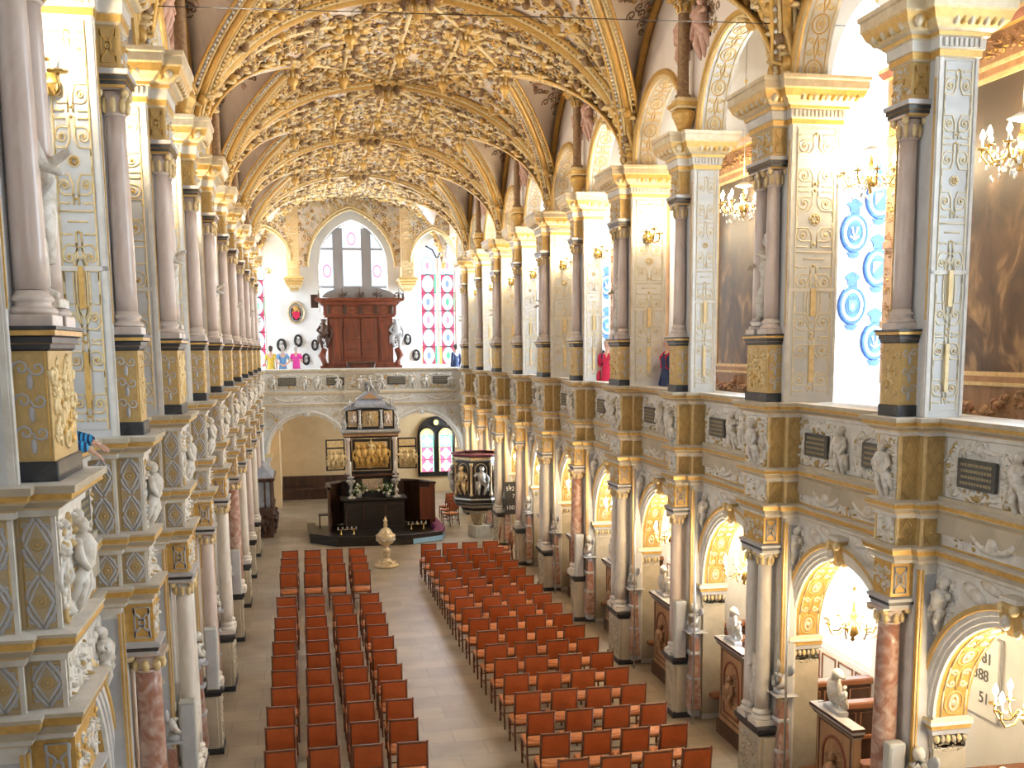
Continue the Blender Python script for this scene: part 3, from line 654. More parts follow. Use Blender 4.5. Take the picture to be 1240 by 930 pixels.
for j in NL: gallery_pier('left', j); arcade_pier('left', j)
for side in ('left', 'right'):
    for j in range(0, 11): arcade_bay(side, j); gallery_arch(side, j)
from mathutils import noise
# ------------------------------------------------------------------ vault (local origin on the nave axis, y = 0 over the single pier, edges over the paired piers)
VA, VR, VZ, VB, NX = 4.2, 3.12, 9.88, BAY, 2.3
def barrel(x): return VZ + VR * math.sqrt(max(0, 1 - (x / VA) ** 2))
def vz(x, y):
    z = barrel(x); ax = abs(x)
    if ax > NX:
        t = (ax - NX) / (VA - NX); b = VB * t
        if abs(y) < b:
            s = y / b; zr = 12.52 + .5 * t; z = z + (zr - z) * math.sqrt(max(0, 1 - s * s)) ** .9
    return z
def vnorm(x, y):
    e = .03; dx = (vz(x + e, y) - vz(x - e, y)) / (2 * e); dy = (vz(x, y + e) - vz(x, y - e)) / (2 * e)
    n = Vector((dx, dy, -1)); n.normalize(); return n
def vault_meshes():
    M = {}; mb = MB(); NXn, NYn = 64, 48; v = []; f = []
    for i in range(NXn + 1):
        x = VA * math.sin(PI / 2 * (2 * i / NXn - 1)) * .9995
        for k in range(NYn + 1): y = -VB + 2 * VB * k / NYn; v.append((x, y, vz(x, y)))
    for i in range(NXn):
        for k in range(NYn): a = i * (NYn + 1) + k; f.append((a, a + 1, a + NYn + 2, a + NYn + 1))
    mb.add(v, f, VAULT, True); M['vault'] = mb.mesh('ceiling')
    def S(x, y, d=.0): n = vnorm(x, y); p = Vector((x, y, vz(x, y))) + n * d; return p
    groins = {}
    for sx in (-1, 1):
        for sy in (-1, 1):
            pts = [];
            for k in range(25):
                t = (1 - k / 24) ** 1.0; t = math.sin(t * PI / 2) ** .8; x = sx * (NX + (VA - NX) * t * .995); y = sy * VB * t * .985
                pts.append(Vector((x - sx * .05, y + sy * .05 * 0, barrel(abs(x) if abs(x) < VA else VA) - .05)))
            groins[sx, sy] = pts
    def rib(name, paths, r, m, beads=None, off=.13):
        mb = MB(); rng = random.Random(len(paths) + int(r * 1000))
        for pts in paths:
            mb.tube(pts, r, m, 7); L = len(pts)
            if beads:
                for i in range(L - 1):
                    a, b = pts[i], pts[i + 1]; d = (b - a); n = max(1, int(d.length / .085)); t = d.normalized(); s = t.cross(Vector((0, 0, 1)))
                    if s.length < .05: s = Vector((0, 1, 0))
                    s.normalize()
                    for q in range(n):
                        p = a + d * ((q + .5) / n)
                        for e in (-1, 1): mb.ell(tuple(p + s * (off * e)), (.035, .035, .035), beads if e > 0 else GOLDL, None, 5, 4)
                for e in (-1, 1):
                    q = []
                    for i in range(L):
                        t = pts[min(i + 1, L - 1)] - pts[max(i - 1, 0)]; s = t.cross(Vector((0, 0, 1))); s = s.normalized() if s.length > .05 else Vector((0, 1, 0)); q.append(pts[i] + s * (off * .62 * e))
                    mb.tube(q, r * .45, GOLDL, 5); mb.tube([p + Vector((0, 0, .03)) + (p - pts[i]) * 1.1 for i, p in enumerate(q)], r * .5, GOLD, 5)
        M[name] = mb.mesh(name)
    rib('diagonal_rib', list(groins.values()), .065, GOLD, W_, .15); full = M['diagonal_rib']; rib('diagonal_rib', [p for k, p in groins.items() if k[1] < 0], .065, GOLD, W_, .15); M['near_diagonals'] = M['diagonal_rib']; M['diagonal_rib'] = full
    def along(x0, y0, x1, y1, d, n=14): return [S(x0 + (x1 - x0) * k / n, y0 + (y1 - y0) * k / n, d) for k in range(n + 1)]
    ta = [Vector((VA * math.cos(PI * k / 40) * .985, -VB, VZ + VR * math.sin(PI * k / 40) - .1)) for k in range(41)]
    rib('transverse_rib', [ta], .09, GOLD, GOLDL, .2)
    e = .06; tie = []
    for sx in (-1, 1):
        tie += [along(sx * NX, 0, 0, -VB * .98, e), along(sx * NX, 0, 0, VB * .98, e), along(sx * NX, 0, sx * VA * .985, 0, .05, 8)]
        tie += [along(sx * (VA - .05), sx * 0 - sy * VB * .95, sx * 1.15, -sy * VB * .5, e) for sy in (-1, 1)]
        tie.append(along(sx * 1.15, -VB * .5, sx * 1.15, VB * .5, e))
    tie.append(along(-NX, 0, NX, 0, e)); tie.append(along(0, -VB * .97, 0, VB * .97, e))
    rib('tie_rib', tie, .045, GOLDL)
    wa = []
    for sx in (-1, 1):
        pts = []
        for k in range(33):
            a = PI * k / 32; pts.append(Vector((sx * (VA - .1), -VB * .955 * math.cos(a), VZ + 3.08 * math.sin(a) ** .93)))
        wa.append(pts)
    rib('wall_rib', wa, .07, GOLD); full = M['wall_rib']; rib('wall_rib', [p[:17] for p in wa], .07, GOLD); M['near_wall_rib'] = M['wall_rib']; M['wall_rib'] = full
    # stucco relief: scrolls, leaves, rosettes and winged heads all over the web
    def stucco(seed, n):
        rng = random.Random(seed); mb = MB(); c = 0
        while c < n:
            x = rng.uniform(-VA * .96, VA * .96); y = rng.uniform(-VB, VB); ax = abs(x)
            lun = ax > NX and abs(y) < VB * (ax - NX) / (VA - NX)
            if lun: continue
            if ax > 3.6 and rng.random() < .3: continue
            c += 1
            if noise.noise((x * .9, y * .9, 1.7)) < -.28 and rng.random() < .85: continue
            nrm = vnorm(x, y); p = Vector((x, y, vz(x, y)))
            t1 = nrm.cross(Vector((0, 1, 0))).normalized(); t2 = nrm.cross(t1)
            a = rng.uniform(0, 6.28); u = t1 * math.cos(a) + t2 * math.sin(a); w = nrm.cross(u)
            q = rng.random(); m = GOLD if q < .38 else GOLDL if q < .58 else CREAM if q < .70 else W_ if q < .78 else BROWN
            t = rng.random(); R = Matrix((u, w, nrm)).transposed()
            if t < .45:
                k0 = rng.uniform(.05, .12); sg = rng.choice((-1, 1)); mb.tube([p + u * i + w * k + nrm * (.03 + .05 * (i_ / 9)) for i_, (i, k) in enumerate(spiral(0, 0, k0, rng.uniform(.6, 1.2), 0, sg, 9))], k0 * .22, m, 5, False, nrm)
            elif t < .86:
                mb.ell(tuple(p + nrm * .03), (rng.uniform(.05, .11), rng.uniform(.02, .045), rng.uniform(.025, .055)), m, R, 7, 4)
            elif t < .965:
                for k in range(5): q2 = 2 * PI * k / 5; mb.ell(tuple(p + nrm * .04 + u * (.065 * math.cos(q2)) + w * (.065 * math.sin(q2))), (.045, .045, .035), GOLD, R, 6, 4)
                mb.ell(tuple(p + nrm * .07), (.035, .035, .04), BROWN, R, 6, 4)
            else:
                mb.ell(tuple(p + nrm * .08), (.06, .06, .075), CREAM if rng.random() < .5 else BROWN, R, 8, 6)
                for s in (-1, 1): mb.ell(tuple(p + nrm * .05 + u * (.11 * s)), (.10, .04, .03), GOLDL, R, 7, 4)
        garlands(mb)
        return mb.mesh('stucco_relief')
    def garlands(mb):
        rng = random.Random(5)
        inlun = lambda p: abs(p.x) > NX and abs(p.y) < VB * (abs(p.x) - NX) / (VA - NX)
        for pts in tie + list(groins.values()):
            L = len(pts)
            for i in range(1, L - 1):
                p = pts[i]; t = (pts[i + 1] - pts[i - 1]).normalized(); n = vnorm(max(-4.15, min(4.15, p.x)), max(-3.4, min(3.4, p.y))); s = t.cross(n)
                if s.length < .1: continue
                s.normalize()
                for e in (-1, 1):
                    for q in (0, 1):
                        o = p + t * (.12 * q) + s * (e * rng.uniform(.13, .2)); u = (s * e + t * rng.uniform(.2, .9)).normalized(); w = n.cross(u); R = Matrix((u, w, n)).transposed()
                        if inlun(o) or rng.random() < .4: continue
                        mb.ell(tuple(o), (rng.uniform(.08, .12), rng.uniform(.03, .045), .045), rng.choice((GOLD, GOLDL, GOLD, BROWN)), R, 7, 4)
                    if i % 3 == 1:
                        o = p + s * (e * .3) + n * .06
                        if inlun(o): continue
                        mb.ell(tuple(o), (.085, .085, .1), BROWN if (i // 3) % 2 else GOLD, None, 8, 6)
                        for k in (-1, 1): mb.ell(tuple(o + t * (.13 * k) + n * .01), (.1, .05, .04), GOLDL, None, 7, 4)
    M['stucco'] = stucco(7, 4200)
    # painted and modelled figures in the four side webs
    def fresco(seed):
        rng = random.Random(seed); mb = MB()
        for sx in (-1, 1):
            for sy in (-1, 1):
                def Q(t, s, d=.02): x = sx * (NX + (VA - NX) * t); return S(x, sy * VB * t * s, d)
                up = vnorm(sx * 3.5, sy * 1.)
                def blob(t, s, a, b, m, ang=0.):
                    p = Q(t, s, .01); n = vnorm(p.x, p.y); u = n.cross(Vector((0, 0, 1))).normalized(); w = n.cross(u); R = Matrix((u * math.cos(ang) + w * math.sin(ang), w * math.cos(ang) - u * math.sin(ang), n)).transposed()
                    mb.ell(tuple(p), (a, b, .03), m, R, 8, 4)
                blob(.56, .5, .13, .28, VPINK); blob(.50, .52, .09, .09, VPINK); blob(.63, .42, .07, .24, VPINK, .5); blob(.63, .58, .07, .24, VPINK, -.4); blob(.55, .35, .05, .22, VPINK, 1.2); blob(.54, .66, .05, .2, VPINK, -1.1)
                blob(.5, .3, .16, .05, BROWN, .6); blob(.52, .75, .16, .05, BROWN, -.4)
                for k in range(26):
                    t = rng.uniform(.42, .95); s = rng.uniform(.55, .82) if t > .7 else rng.uniform(.15, .85); p = Q(t, s, .012); n = vnorm(p.x, p.y); u = n.cross(Vector((0, 0, 1))).normalized(); w = n.cross(u)
                    mb.tube([p + u * i + w * q for i, q in spiral(0, 0, rng.uniform(.06, .13), 1.1, rng.uniform(0, 6), rng.choice((-1, 1)), 10)], .014, rng.choice((BROWN, BROWN, GOLD, VPINK)), 5, False, n)
        return mb.mesh('fresco_figures')
    M['fresco'] = fresco(3)
    return M
VM = vault_meshes()
for q, j in enumerate((1, 3, 5, 7, 9, 11)):
    o = struct(link(VM['vault'], 'ceiling', None, (XC, PY(j), 0)), f'stuccoed and gilded vault bay, {ORD[q]} from the front', 'ceiling')
    for k, nm in (('transverse_rib', 'transverse_rib'), ('diagonal_rib', 'diagonal_rib'), ('tie_rib', 'tie_rib'), ('wall_rib', 'wall_rib'), ('stucco', 'stucco_relief'), ('fresco', 'fresco_figures')):
        c = link(VM[{'diagonal_rib': 'near_diagonals', 'wall_rib': 'near_wall_rib'}.get(k, k) if j == 11 else k], nm, o)
        if k == 'stucco': c['kind'] = 'stuff'
mb = MB(); v = []; f = []
for i in range(41):
    x = -VA + 2 * VA * i / 40; v += [(XC + x, -4.2, barrel(x)), (XC + x, PY(0), barrel(x))]
for i in range(40): f.append((2 * i, 2 * i + 1, 2 * i + 3, 2 * i + 2))
mb.add(v, f, VAULT, True); struct(mb.build('ceiling'), 'plain barrel vault over the west end behind the viewpoint', 'ceiling')
# hanging bosses at the crowns
def pendant(small):
    t = MB(); s = .62 if small else 1.
    t.lathe([(.10 * s, .12), (.2 * s, .05), (.24 * s, -.05), (.13 * s, -.14), (.1 * s, -.2), (.19 * s, -.26), (.18 * s, -.34), (.08 * s, -.41), (.09 * s, -.45), (.03 * s, -.5)], (0, 0, 0), GOLD, 12)
    h = MB()
    for k in range(6 if not small else 4):
        a = 2 * PI * (k + .5) / (6 if not small else 4); x, y = .27 * s * math.cos(a), .27 * s * math.sin(a)
        h.ell((x, y, -.16 * s), (.09 * s, .09 * s, .13 * s), BROWN, None, 8, 6)
        for e in (-1, 1): h.ell((x * 1.2 - e * y * .4, y * 1.2 + e * x * .4, -.05), (.11 * s, .11 * s, .05 * s), GOLDL, None, 7, 4)
    l = MB()
    for k in range(8):
        a = 2 * PI * k / 8; l.ell((.17 * s * math.cos(a), .17 * s * math.sin(a), -.3 * s), (.05 * s, .05 * s, .09 * s), GOLDL, None, 6, 4)
    return t.mesh('boss_body'), h.mesh('winged_heads'), l.mesh('leaf_collar')
PB, PS = pendant(False), pendant(True)
def boss(x, y, z, ms, label, nm, group):
    t = thing(nm, label, 'boss', (x, y, z), 0, group)
    for me, n in zip(ms, ('boss_body', 'winged_heads', 'leaf_collar')): link(me, n, t)
for q, j in enumerate((2, 4, 6, 8, 10)):
    boss(XC, PY(j), 12.98, PB, f'large hanging gilt boss with dark winged heads on the vault crown, {ORD[q]} from the front', 'vault_pendant', 'crown pendants')
for q, j in enumerate((1, 3, 5, 7, 9)):
    boss(XC, PY(j), 12.98, PS, f'smaller gilt boss midway between two large crown pendants, {ORD[q]} from the front', 'vault_boss', 'small crown bosses')
    for sx, sd in ((-1, 'left'), (1, 'right')):
        boss(XC + sx * NX, PY(j), 12.42, PS, f'gilt boss where the star ribs meet over the {sd} side, {ORD[q]} from the front', 'vault_boss', f'{sd} rib bosses')
        for sy, yn in ((-1, 'nearer'), (1, 'farther')):
            boss(XC + sx * 1.15, PY(j) + sy * VB * .5, barrel(1.15) - .02, PS, f'gilt boss {sd} of the crown, {yn} one of the {ORD[q]} vault bay', 'vault_boss', 'rib crossing bosses')
# nave walls above the gallery arches
for side, x0, x1 in (('right', 6.54, 6.9), ('left', -2.15, -1.79)):
    mb = MB(); mb.box(x0, x1, -4.2, 48.2, 11.25, 13.6, VAULT); struct(mb.build(f'wall_{side}_clerestory'), f'{side} clerestory wall above the gallery arches', 'wall')
# console statues over the single piers
def console_meshes():
    a = MB(); a.lathe([(.05, 0), (.16, .02), (.17, .07), (.1, .1), (.13, .18), (.2, .32), (.21, .38), (.12, .44)], (0.02, 0, 0), GOLD, 10)
    a.box(-.16, .2, -.19, .19, .43, .47, GOLDL); a.box(-.19, .2, -.22, .22, .47, .53, GOLD); a.box(-.14, .2, -.17, .17, .53, .6, GOLDL)
    b = MB(); b.lathe([(.13, 0), (.135, .05), (.1, .08), (.095, .14), (.09, 1.3), (.1, 1.34)], (0, 0, .6), BROWN, 12); 
    c = MB(); col_cap(c, 0, 1.92, .1, .2, GOLDL, GOLD, 0.); c.mold([(.2, .16), (-.16, .16), (-.16, -.16), (.2, -.16)], [(0, 2.12), (.05, 2.14), (.06, 2.2), (.1, 2.22), (.1, 2.28), (-.3, 2.29)], GOLD, False, 1, False)
    R = [a.mesh('console'), b.mesh('colonnette'), c.mesh('colonnette_capital')]
    for s in (-1, 1): d = MB(); y0, y1 = sorted((s * .16, s * .95)); relief(d, '-x', .24, y0, y1, 1.35, 2.9, VPINK if s > 0 else BROWN, 17 + s, .8, 0, GOLD, None, .07); rel_fig(d, '-x', face('-x', .22), s * .42, 1.15, .95, VPINK, random.Random(2 + s)); d.box(.2, .3, s * .42 - .12, s * .42 + .12, 1.1, 1.18, GOLD); R.append(d.mesh('flanking_figure'))
    return R
CMs = console_meshes()
for side in ('right', 'left'):
    for q, j in enumerate((1, 3, 5, 7, 9)):
        x, y, _ = side_xy(side, j)
        t = thing('console_colonnette', f'dark colonnette on a gilt console between pink stucco figures, {ORD[q]} on the {side} nave wall', 'console', (x + (.12 if side == 'right' else -.12), y, 9.86), 0, f'{side} wall consoles', side == 'left')
        for me, n in zip(CMs, ('console', 'colonnette', 'colonnette_capital', 'flanking_figure', 'flanking_figure')): link(me, n, t)

# ------------------------------------------------------------------ room shell
def slab(name, x0, x1, y0, y1, z0, z1, m, label, cat='wall'):
    mb = MB(); mb.box(x0, x1, y0, y1, z0, z1, m); return struct(mb.build(name), label, cat)
XWR, XWL = 8.05, XC - (8.05 - XC)      # inner faces of the outer walls
slab('floor', XWL - 1.3, XWR + 1.3, -4.2, 48.6, -.2, 0., FLOORM, 'worn grey brown stone slab floor of the nave', 'floor')
for side, a, b in (('right', 6.62, XWR), ('left', XWL, -1.87)):
    slab(f'floor_gallery_{side}', a, b, -4.2, 44.3, 4.45, 4.85, STONE, f'floor of the {side} gallery', 'floor')
    slab(f'ceiling_gallery_{side}', XWL - 1.2 if side == 'left' else 6.85, -2.1 if side == 'left' else XWR + 1.2, -4.2, 48.6, 12.3, 12.5, PLAST, f'ceiling over the {side} gallery', 'ceiling')
slab('floor_gallery_far', XWL, XWR, 44.7, 48.4, 4.4, 4.85, STONE, 'floor of the far gallery', 'floor')
WC = [14.75 + 2 * BAY * k for k in range(-2, 5)] + [46.2]  # last window position is added on both sides to brighten the end wall
WH = .90                     # half width of the window recesses
def pointed(h0, half, zs, k=1.25):
    R = half * k; c = R - half
    return lambda y: zs + math.sqrt(max(0., R * R - (abs(y) + c) ** 2))
def outer_wall(side):
    s = 1 if side == 'right' else -1; X0 = XWR if s > 0 else XWL; D = 1.2; mb = MB()
    yprev = -4.2
    for c in WC:
        a, b = c - WH, c + WH
        if a < -4: continue
        if b > 48.4: break
        mb.box(*sorted((X0, X0 + s * D)), yprev, a, 0, 12.4, PLAST)
        mb.box(*sorted((X0, X0 + s * D)), a, b, 0, 1.75, PLAST); mb.box(*sorted((X0, X0 + s * D)), a, b, 4.3, 5.3, PLAST)
        mb.T = Matrix.Translation((X0, c, 0)) @ Matrix.Diagonal((s, 1, 1, 1))
        arch_wall(mb, 0, D, -WH, WH, 10.2, 12.4, pointed(0, WH, 10.2), WH, PLAST, PLAST, 16)
        arch_wall(mb, 0, D, -WH, WH, 3.2, 4.31, lambda y: 3.2 + math.sqrt(max(0, WH * WH - y * y)) * .9, WH, PLAST, PLAST, 16)
        mb.T = None; yprev = b
    mb.box(*sorted((X0, X0 + s * D)), yprev, 48.6, 0, 12.4, PLAST)
    return struct(mb.build(f'wall_{side}'), f'white plastered outer wall with deep window recesses on the {side}', 'wall')
outer_wall('right'); outer_wall('left')
wn = 0
def side_window(side, c, z0, z1, zs, pt):
    global wn; wn += 1; s = 1 if side == 'right' else -1; X = (XWR if s > 0 else XWL) + s * 1.08
    mb = MB(); hw = WH; lead = MB(); fr = MB()
    h = pointed(0, hw, zs) if pt else (lambda y: zs + math.sqrt(max(0, hw * hw - y * y)) * .9)
    n = 12; v = []; f = []
    for k in range(n + 1): y = -hw + 2 * hw * k / n; v += [(0, y, z0), (0, y, h(y))]
    for k in range(n): f.append((2 * k, 2 * k + 2, 2 * k + 3, 2 * k + 1))
    mb.add(v, f, GCL)
    for y in (-hw + .04, -hw / 3, hw / 3, hw - .04): fr.box(-.04, .04, y - .035, y + .035, z0, h(y) - .02, STONE)
    z = z0 + .05
    while z < zs: lead.box(-.015, .015, -hw, hw, z - .012, z + .012, IRON); z += .62
    o = bpy.data.objects.new(f'window_{wn}', None); COL.objects.link(o); o.location = (X, c, 0)
    struct(o, f'tall clear leaded {"pointed gallery" if pt else "round headed aisle"} window in the {side} wall, number {wn} along', 'window')
    mb.build('glass', o); fr.build('window_frame', o); lead.build('glazing_bars', o)
for side in ('right', 'left'):
    for c in WC:
        if c - WH > 3 and c + WH < 48: side_window(side, c, 5.3, 12.2, 10.2, True); side_window(side, c, 1.75, 4.2, 3.2, False)
# far end -----------------------------------------------------------
YF, YW = 44.3, 48.2
def far_gallery():
    mb = MB()
    # two wide arches with a pier between them
    for cx in (.215, 4.875):
        mb.T = Matrix.Translation((cx, YF, 0)) @ Matrix.Rotation(-PI / 2, 4, 'Z') @ Matrix.Diagonal((-1, 1, 1, 1))
        arch_wall(mb, 0, .4, -1.66, 1.66, 0, 4.12, arc_h(1.55, 2.28), 1.55, W_, OCHW)
    mb.T = None
    mb.box(1.87, 3.22, YF, YF + .4, 0, 4.12, W_); mb.box(-1.6, -1.44, YF, YF + .4, 0, 4.12, W_); mb.box(6.53, 6.7, YF, YF + .4, 0, 4.12, W_)
    mb.box(-1.9, 6.65, YF + .02, YF + .5, 4.1, 5.5, STONE)
    t = thing('far_gallery_front', 'pale carved gallery front with two wide arches across the far end behind the altar', 'gallery', (0, 0, 0))
    mb.build('arch_wall', t)
    mb = MB(); p = [(-1.9, YF + .02), (1.75, YF + .02), (1.75, YF - .1), (3.0, YF - .1), (3.0, YF + .02), (6.65, YF + .02)]
    for pr in (C3, C2, C1): mb.mold(p, pr, [GOLDL, W_, GOLD, W_, W_, GOLDL, W_, W_, W_], False, 1, False)
    mb.box(-1.9, 6.65, YF, YF + .75, 5.48, 5.688, W_); mb.build('cornice', t)
    mb = MB(); mb.box(1.75, 3.0, YF - .1, YF + .05, 4.1, 5.5, STONE); mb.box(-1.9, 6.65, YF + .0, YF + .05, 4.8, 5.48, W_); mb.box(-1.9, 6.65, YF + .0, YF + .05, 4.3, 4.62, W_)
    relief(mb, '-y', YF - .1, 1.9, 2.85, 4.82, 5.46, REL, 5, 1.4, 1, GOLD, None, .08)
    for k, (a, b) in enumerate(((-1.3, .4), (.55, 1.7), (3.05, 4.75), (4.9, 6.3))):
        relief(mb, '-y', YF, a, b, 4.82, 5.46, REL, 6 + k, 1.0, 2, GOLD, ((a + b) / 2, 5.2, .36, .14), .07)
        relief(mb, '-y', YF, a, b, 4.34, 4.6, REL, 16 + k, .7, 0, GOLD, None, .05)
        ribbon(mb, '-y', YF, bez((a + .2, 4.54), (a + .6, 4.34), (b - .6, 4.34), (b - .2, 4.54), 10), .04, REL, False, 1., 6)
    for a, b in ((-1.4, -.75), (1.25, 1.85), (3.25, 3.85), (5.9, 6.45)): relief(mb, '-y', YF, a, b, 3.2, 4.05, REL, int(a * 10) + 40, .7, 0, GOLD, None, .06)
    mb.build('carved_relief', t)
    for cx in (.215, 4.875):
        mb = MB(); mb.T = Matrix.Translation((cx, YF, 0)) @ Matrix.Rotation(-PI / 2, 4, 'Z') @ Matrix.Diagonal((-1, 1, 1, 1))
        arch_ring(mb, 0, 1.55, 2.28, [(0, 0), (0, .04), (.06, .05), (.08, .07), (.16, .07), (.18, 0)], [W_, W_, GOLD, W_, W_]); mb.build('archivolt', t)
        mb = MB(); z = 2.28 + 1.55; mb.prism([(cx - .1, z - .06), (cx + .1, z - .06), (cx + .14, z + .2), (cx - .14, z + .2)], 'y', YF - .12, YF + .1, W_); mb.ell((cx, YF - .12, z + .06), (.07, .05, .09), REL); mb.build('keystone', t)
        for s in (-1, 1):
            mb = MB(); mb.box(cx + s * 1.58 - .14, cx + s * 1.58 + .14, YF - .06, YF + .46, 2.14, 2.29, GOLDL); mb.box(cx + s * 1.58 - .1, cx + s * 1.58 + .1, YF - .03, YF + .43, 2.02, 2.14, W_); mb.build('impost', t)
    for k, (x, n) in enumerate(((-.54, 'leftmost'), (1.4, 'second'), (3.87, 'third'), (5.75, 'rightmost'))):
        mb = MB(); mb.bbox(x - .36, x + .36, YF - .05, YF + .02, 5.02, 5.34, TABLET, .005)
        rng = random.Random(k)
        for q in range(3):
            y = x - .3
            while y < x + .28: l = rng.uniform(.03, .06); mb.box(y, min(y + l, x + .31), YF - .053, YF - .048, 5.09 + q * .08, 5.12 + q * .08, LETT); y += l + .02
        o = mb.build('inscription_tablet', t); o['label'] = f'{n} dark tablet on the far gallery front'
far_gallery()
# far walls
slab('wall_far_lower', XWL, XWR, 47.8, 48.2, 0, 4.45, OCHW, 'ochre limewashed wall behind the altar')
slab('wall_far_left_return', -1.75, -.95, 44.7, 47.9, 0, 4.45, OCHW, 'ochre return wall left of the altar')
def far_upper():
    mb = MB(); y0, y1 = YW, YW + .9
    spec = ((-2.15, .78, 10.0, 5.75), (2.43, 1.5, 10.1, 8.1), (6.22, .82, 10.3, 5.75))   # centre, half width, spring, sill
    xs = [XWL - 1.2] + [v for c, h, _, _ in spec for v in (c - h, c + h)] + [XWR + 1.2]
    for k in range(0, 8, 2): mb.box(xs[k], xs[k + 1], y0, y1, 4.4, 14, PLAST)
    for c, h, zs, sill in spec:
        mb.box(c - h, c + h, y0, y1, 4.4, sill, PLAST)
        mb.T = Matrix.Translation((c, y0, 0)) @ Matrix.Rotation(-PI / 2, 4, 'Z') @ Matrix.Diagonal((-1, 1, 1, 1))
        arch_wall(mb, 0, y1 - y0, -h, h, zs, 14, pointed(0, h, zs, 1.35), h, PLAST, PLAST, 20); mb.T = None
    struct(mb.build('wall_far'), 'white plastered end wall behind the organ with three pointed windows', 'wall'); return spec
spec = far_upper()
def head_pane(mb, c, h, zs, z0, z1, xa, xb, y, m, k=1.35, n=8):
    H = pointed(0, h, zs, k); v = []; f = []
    for i in range(n + 1): x = xa + (xb - xa) * i / n; v += [(x, y, z0), (x, y, max(z0, min(z1, H(x - c))))]
    for i in range(n): f.append((2 * i, 2 * i + 2, 2 * i + 3, 2 * i + 1))
    mb.add(v, f, m)
def lancet(c, h, zs, sill, n, label):
    """two lights of red and white armorial glass under a small tracery head"""
    o = bpy.data.objects.new(f'window_{n}', None); COL.objects.link(o); struct(o, label, 'window'); y = YW + .55
    g = MB(); le = MB(); st = MB(); H = pointed(0, h, zs, 1.35); rows = 6; ztop = zs + .25; dz = (ztop - sill) / rows
    for s in (-1, 1):
        xa, xb = (c - h, c - .06) if s < 0 else (c + .06, c + h); xm = (xa + xb) / 2; w = (xb - xa) / 2
        for k in range(rows):
            z0 = sill + dz * k; z1 = z0 + dz; zm = (z0 + z1) / 2; top = k == rows - 1
            e = w * .24; body = GRED if not top else GCL
            g.add([(xa, y, z0), (xa + e, y, z0), (xa + e, y, z1), (xa, y, z1)], [(0, 1, 2, 3)], GYEL if k == 0 else GCL); g.add([(xb - e, y, z0), (xb, y, z0), (xb, y, z1), (xb - e, y, z1)], [(0, 1, 2, 3)], GGRN if (k + (s > 0)) % 4 == 0 else GCL)
            # body with a round shield: ring of quads between circle and cell edge
            cc = [(xm + w * .72 * math.cos(q), zm + dz * .46 * math.sin(q) * (1 if abs(math.sin(q)) < .9 else 1.05)) for q in [2 * PI * i / 16 for i in range(16)]]
            bx = [(xm + (w - e) * max(-1, min(1, 1.45 * math.cos(q))), zm + dz / 2 * max(-1, min(1, 1.45 * math.sin(q)))) for q in [2 * PI * i / 16 for i in range(16)]]
            g.add([(a, y, b) for a, b in cc] + [(a, y, b) for a, b in bx], [(i, (i + 1) % 16, 16 + (i + 1) % 16, 16 + i) for i in range(16)], body)
            c2 = [(xm + (a - xm) * .3, zm + (b - zm) * .4) for a, b in cc]
            g.add([(a, y, b) for a, b in cc] + [(a, y, b) for a, b in c2], [(i, (i + 1) % 16, 16 + (i + 1) % 16, 16 + i) for i in range(16)], GCL)
            g.add([(a, y, b) for a, b in c2], [tuple(range(16))], (GBLU, GPNK, GCL, GGRN, GPNK, GBLU)[(k * 2 + (s > 0) * 3) % 6])
            le.tube([(a, y - .01, b) for a, b in cc], .012, IRON, 4, True, (0, 1, 0)); le.box(xa, xb, y - .015, y + .015, z0 - .015, z0 + .015, IRON)
        head_pane(g, c, h, zs, ztop, 99, xa, xb, y, GCL)
        st.tube([(c, y, ztop - .1), (c + s * h * .25, y, ztop + .3), (c + s * h * .62, y, min(H(h * .62) - .05, ztop + .62))], .045, IRON, 6, False, (0, 1, 0)); 
        st.tube([(c + s * (h - .02), y, sill)] + [(c + s * q * h, y, H(q * h)) for q in (.99, .95, .88, .78, .66, .52, .36, .2, .05)], .05, STONE, 6, False, (0, 1, 0))
    st.box(c - .05, c + .05, y - .05, y + .05, sill, ztop - .05, STONE); st.box(c - h, c + h, y - .12, y + .1, sill - .06, sill + .03, STONE)
    g.build('stained_glass', o); le.build('lead_bars', o); st.build('stone_tracery', o)
lancet(*spec[0], 40, 'left pointed window of the end wall with armorial stained glass'); lancet(*spec[2], 41, 'tall right pointed window of red and white armorial stained glass')
def centre_window():
    c, h, zs, sill = spec[1]; y = YW + .6; o = bpy.data.objects.new('window_42', None); COL.objects.link(o); struct(o, 'wide central pointed window behind the organ with grey mullions', 'window')
    g = MB(); st = MB(); H = pointed(0, h, zs, 1.35)
    v = []; n = 16
    head_pane(g, c, h, zs, sill, 99, c - h, c + h, y, GCL, 1.35, 24)
    for k, (x, z, m) in enumerate(((c - 1.1, 9.9, GPNK), (c + 1.1, 9.9, GPNK), (c, 11.3, GPNK), (c - 1.1, 8.5, GGRN), (c + 1.1, 8.5, GBLU))):
        cc = circ(x, z, .2, .3, 14); g.add([(a, y - .02, b) for a, b in cc] + [(x + (a - x) * .7, y - .02, z + (b - z) * .7) for a, b in cc], [(i, (i + 1) % 14, 14 + (i + 1) % 14, 14 + i) for i in range(14)], m)
    for x in (c - .62, c + .62): st.box(x - .22, x + .22, y - .12, y + .1, sill, H(.62) - .02, GREYM)
    for z in (9.2, 10.85): st.box(c - h, c + h, y - .1, y + .08, z - .05, z + .05, GREYM)
    for s in (-1, 1): st.tube([(c + s * (h - .02), y, sill)] + [(c + s * q * h, y, H(q * h)) for q in (1., .95, .88, .78, .66, .52, .36, .2, .05)], .05, STONE, 6, False, (0, 1, 0))
    g.build('glass', o); st.build('stone_mullions', o)
GREYM = mat('grey_mullion_stone', (.30, .28, .27), .7)
centre_window()
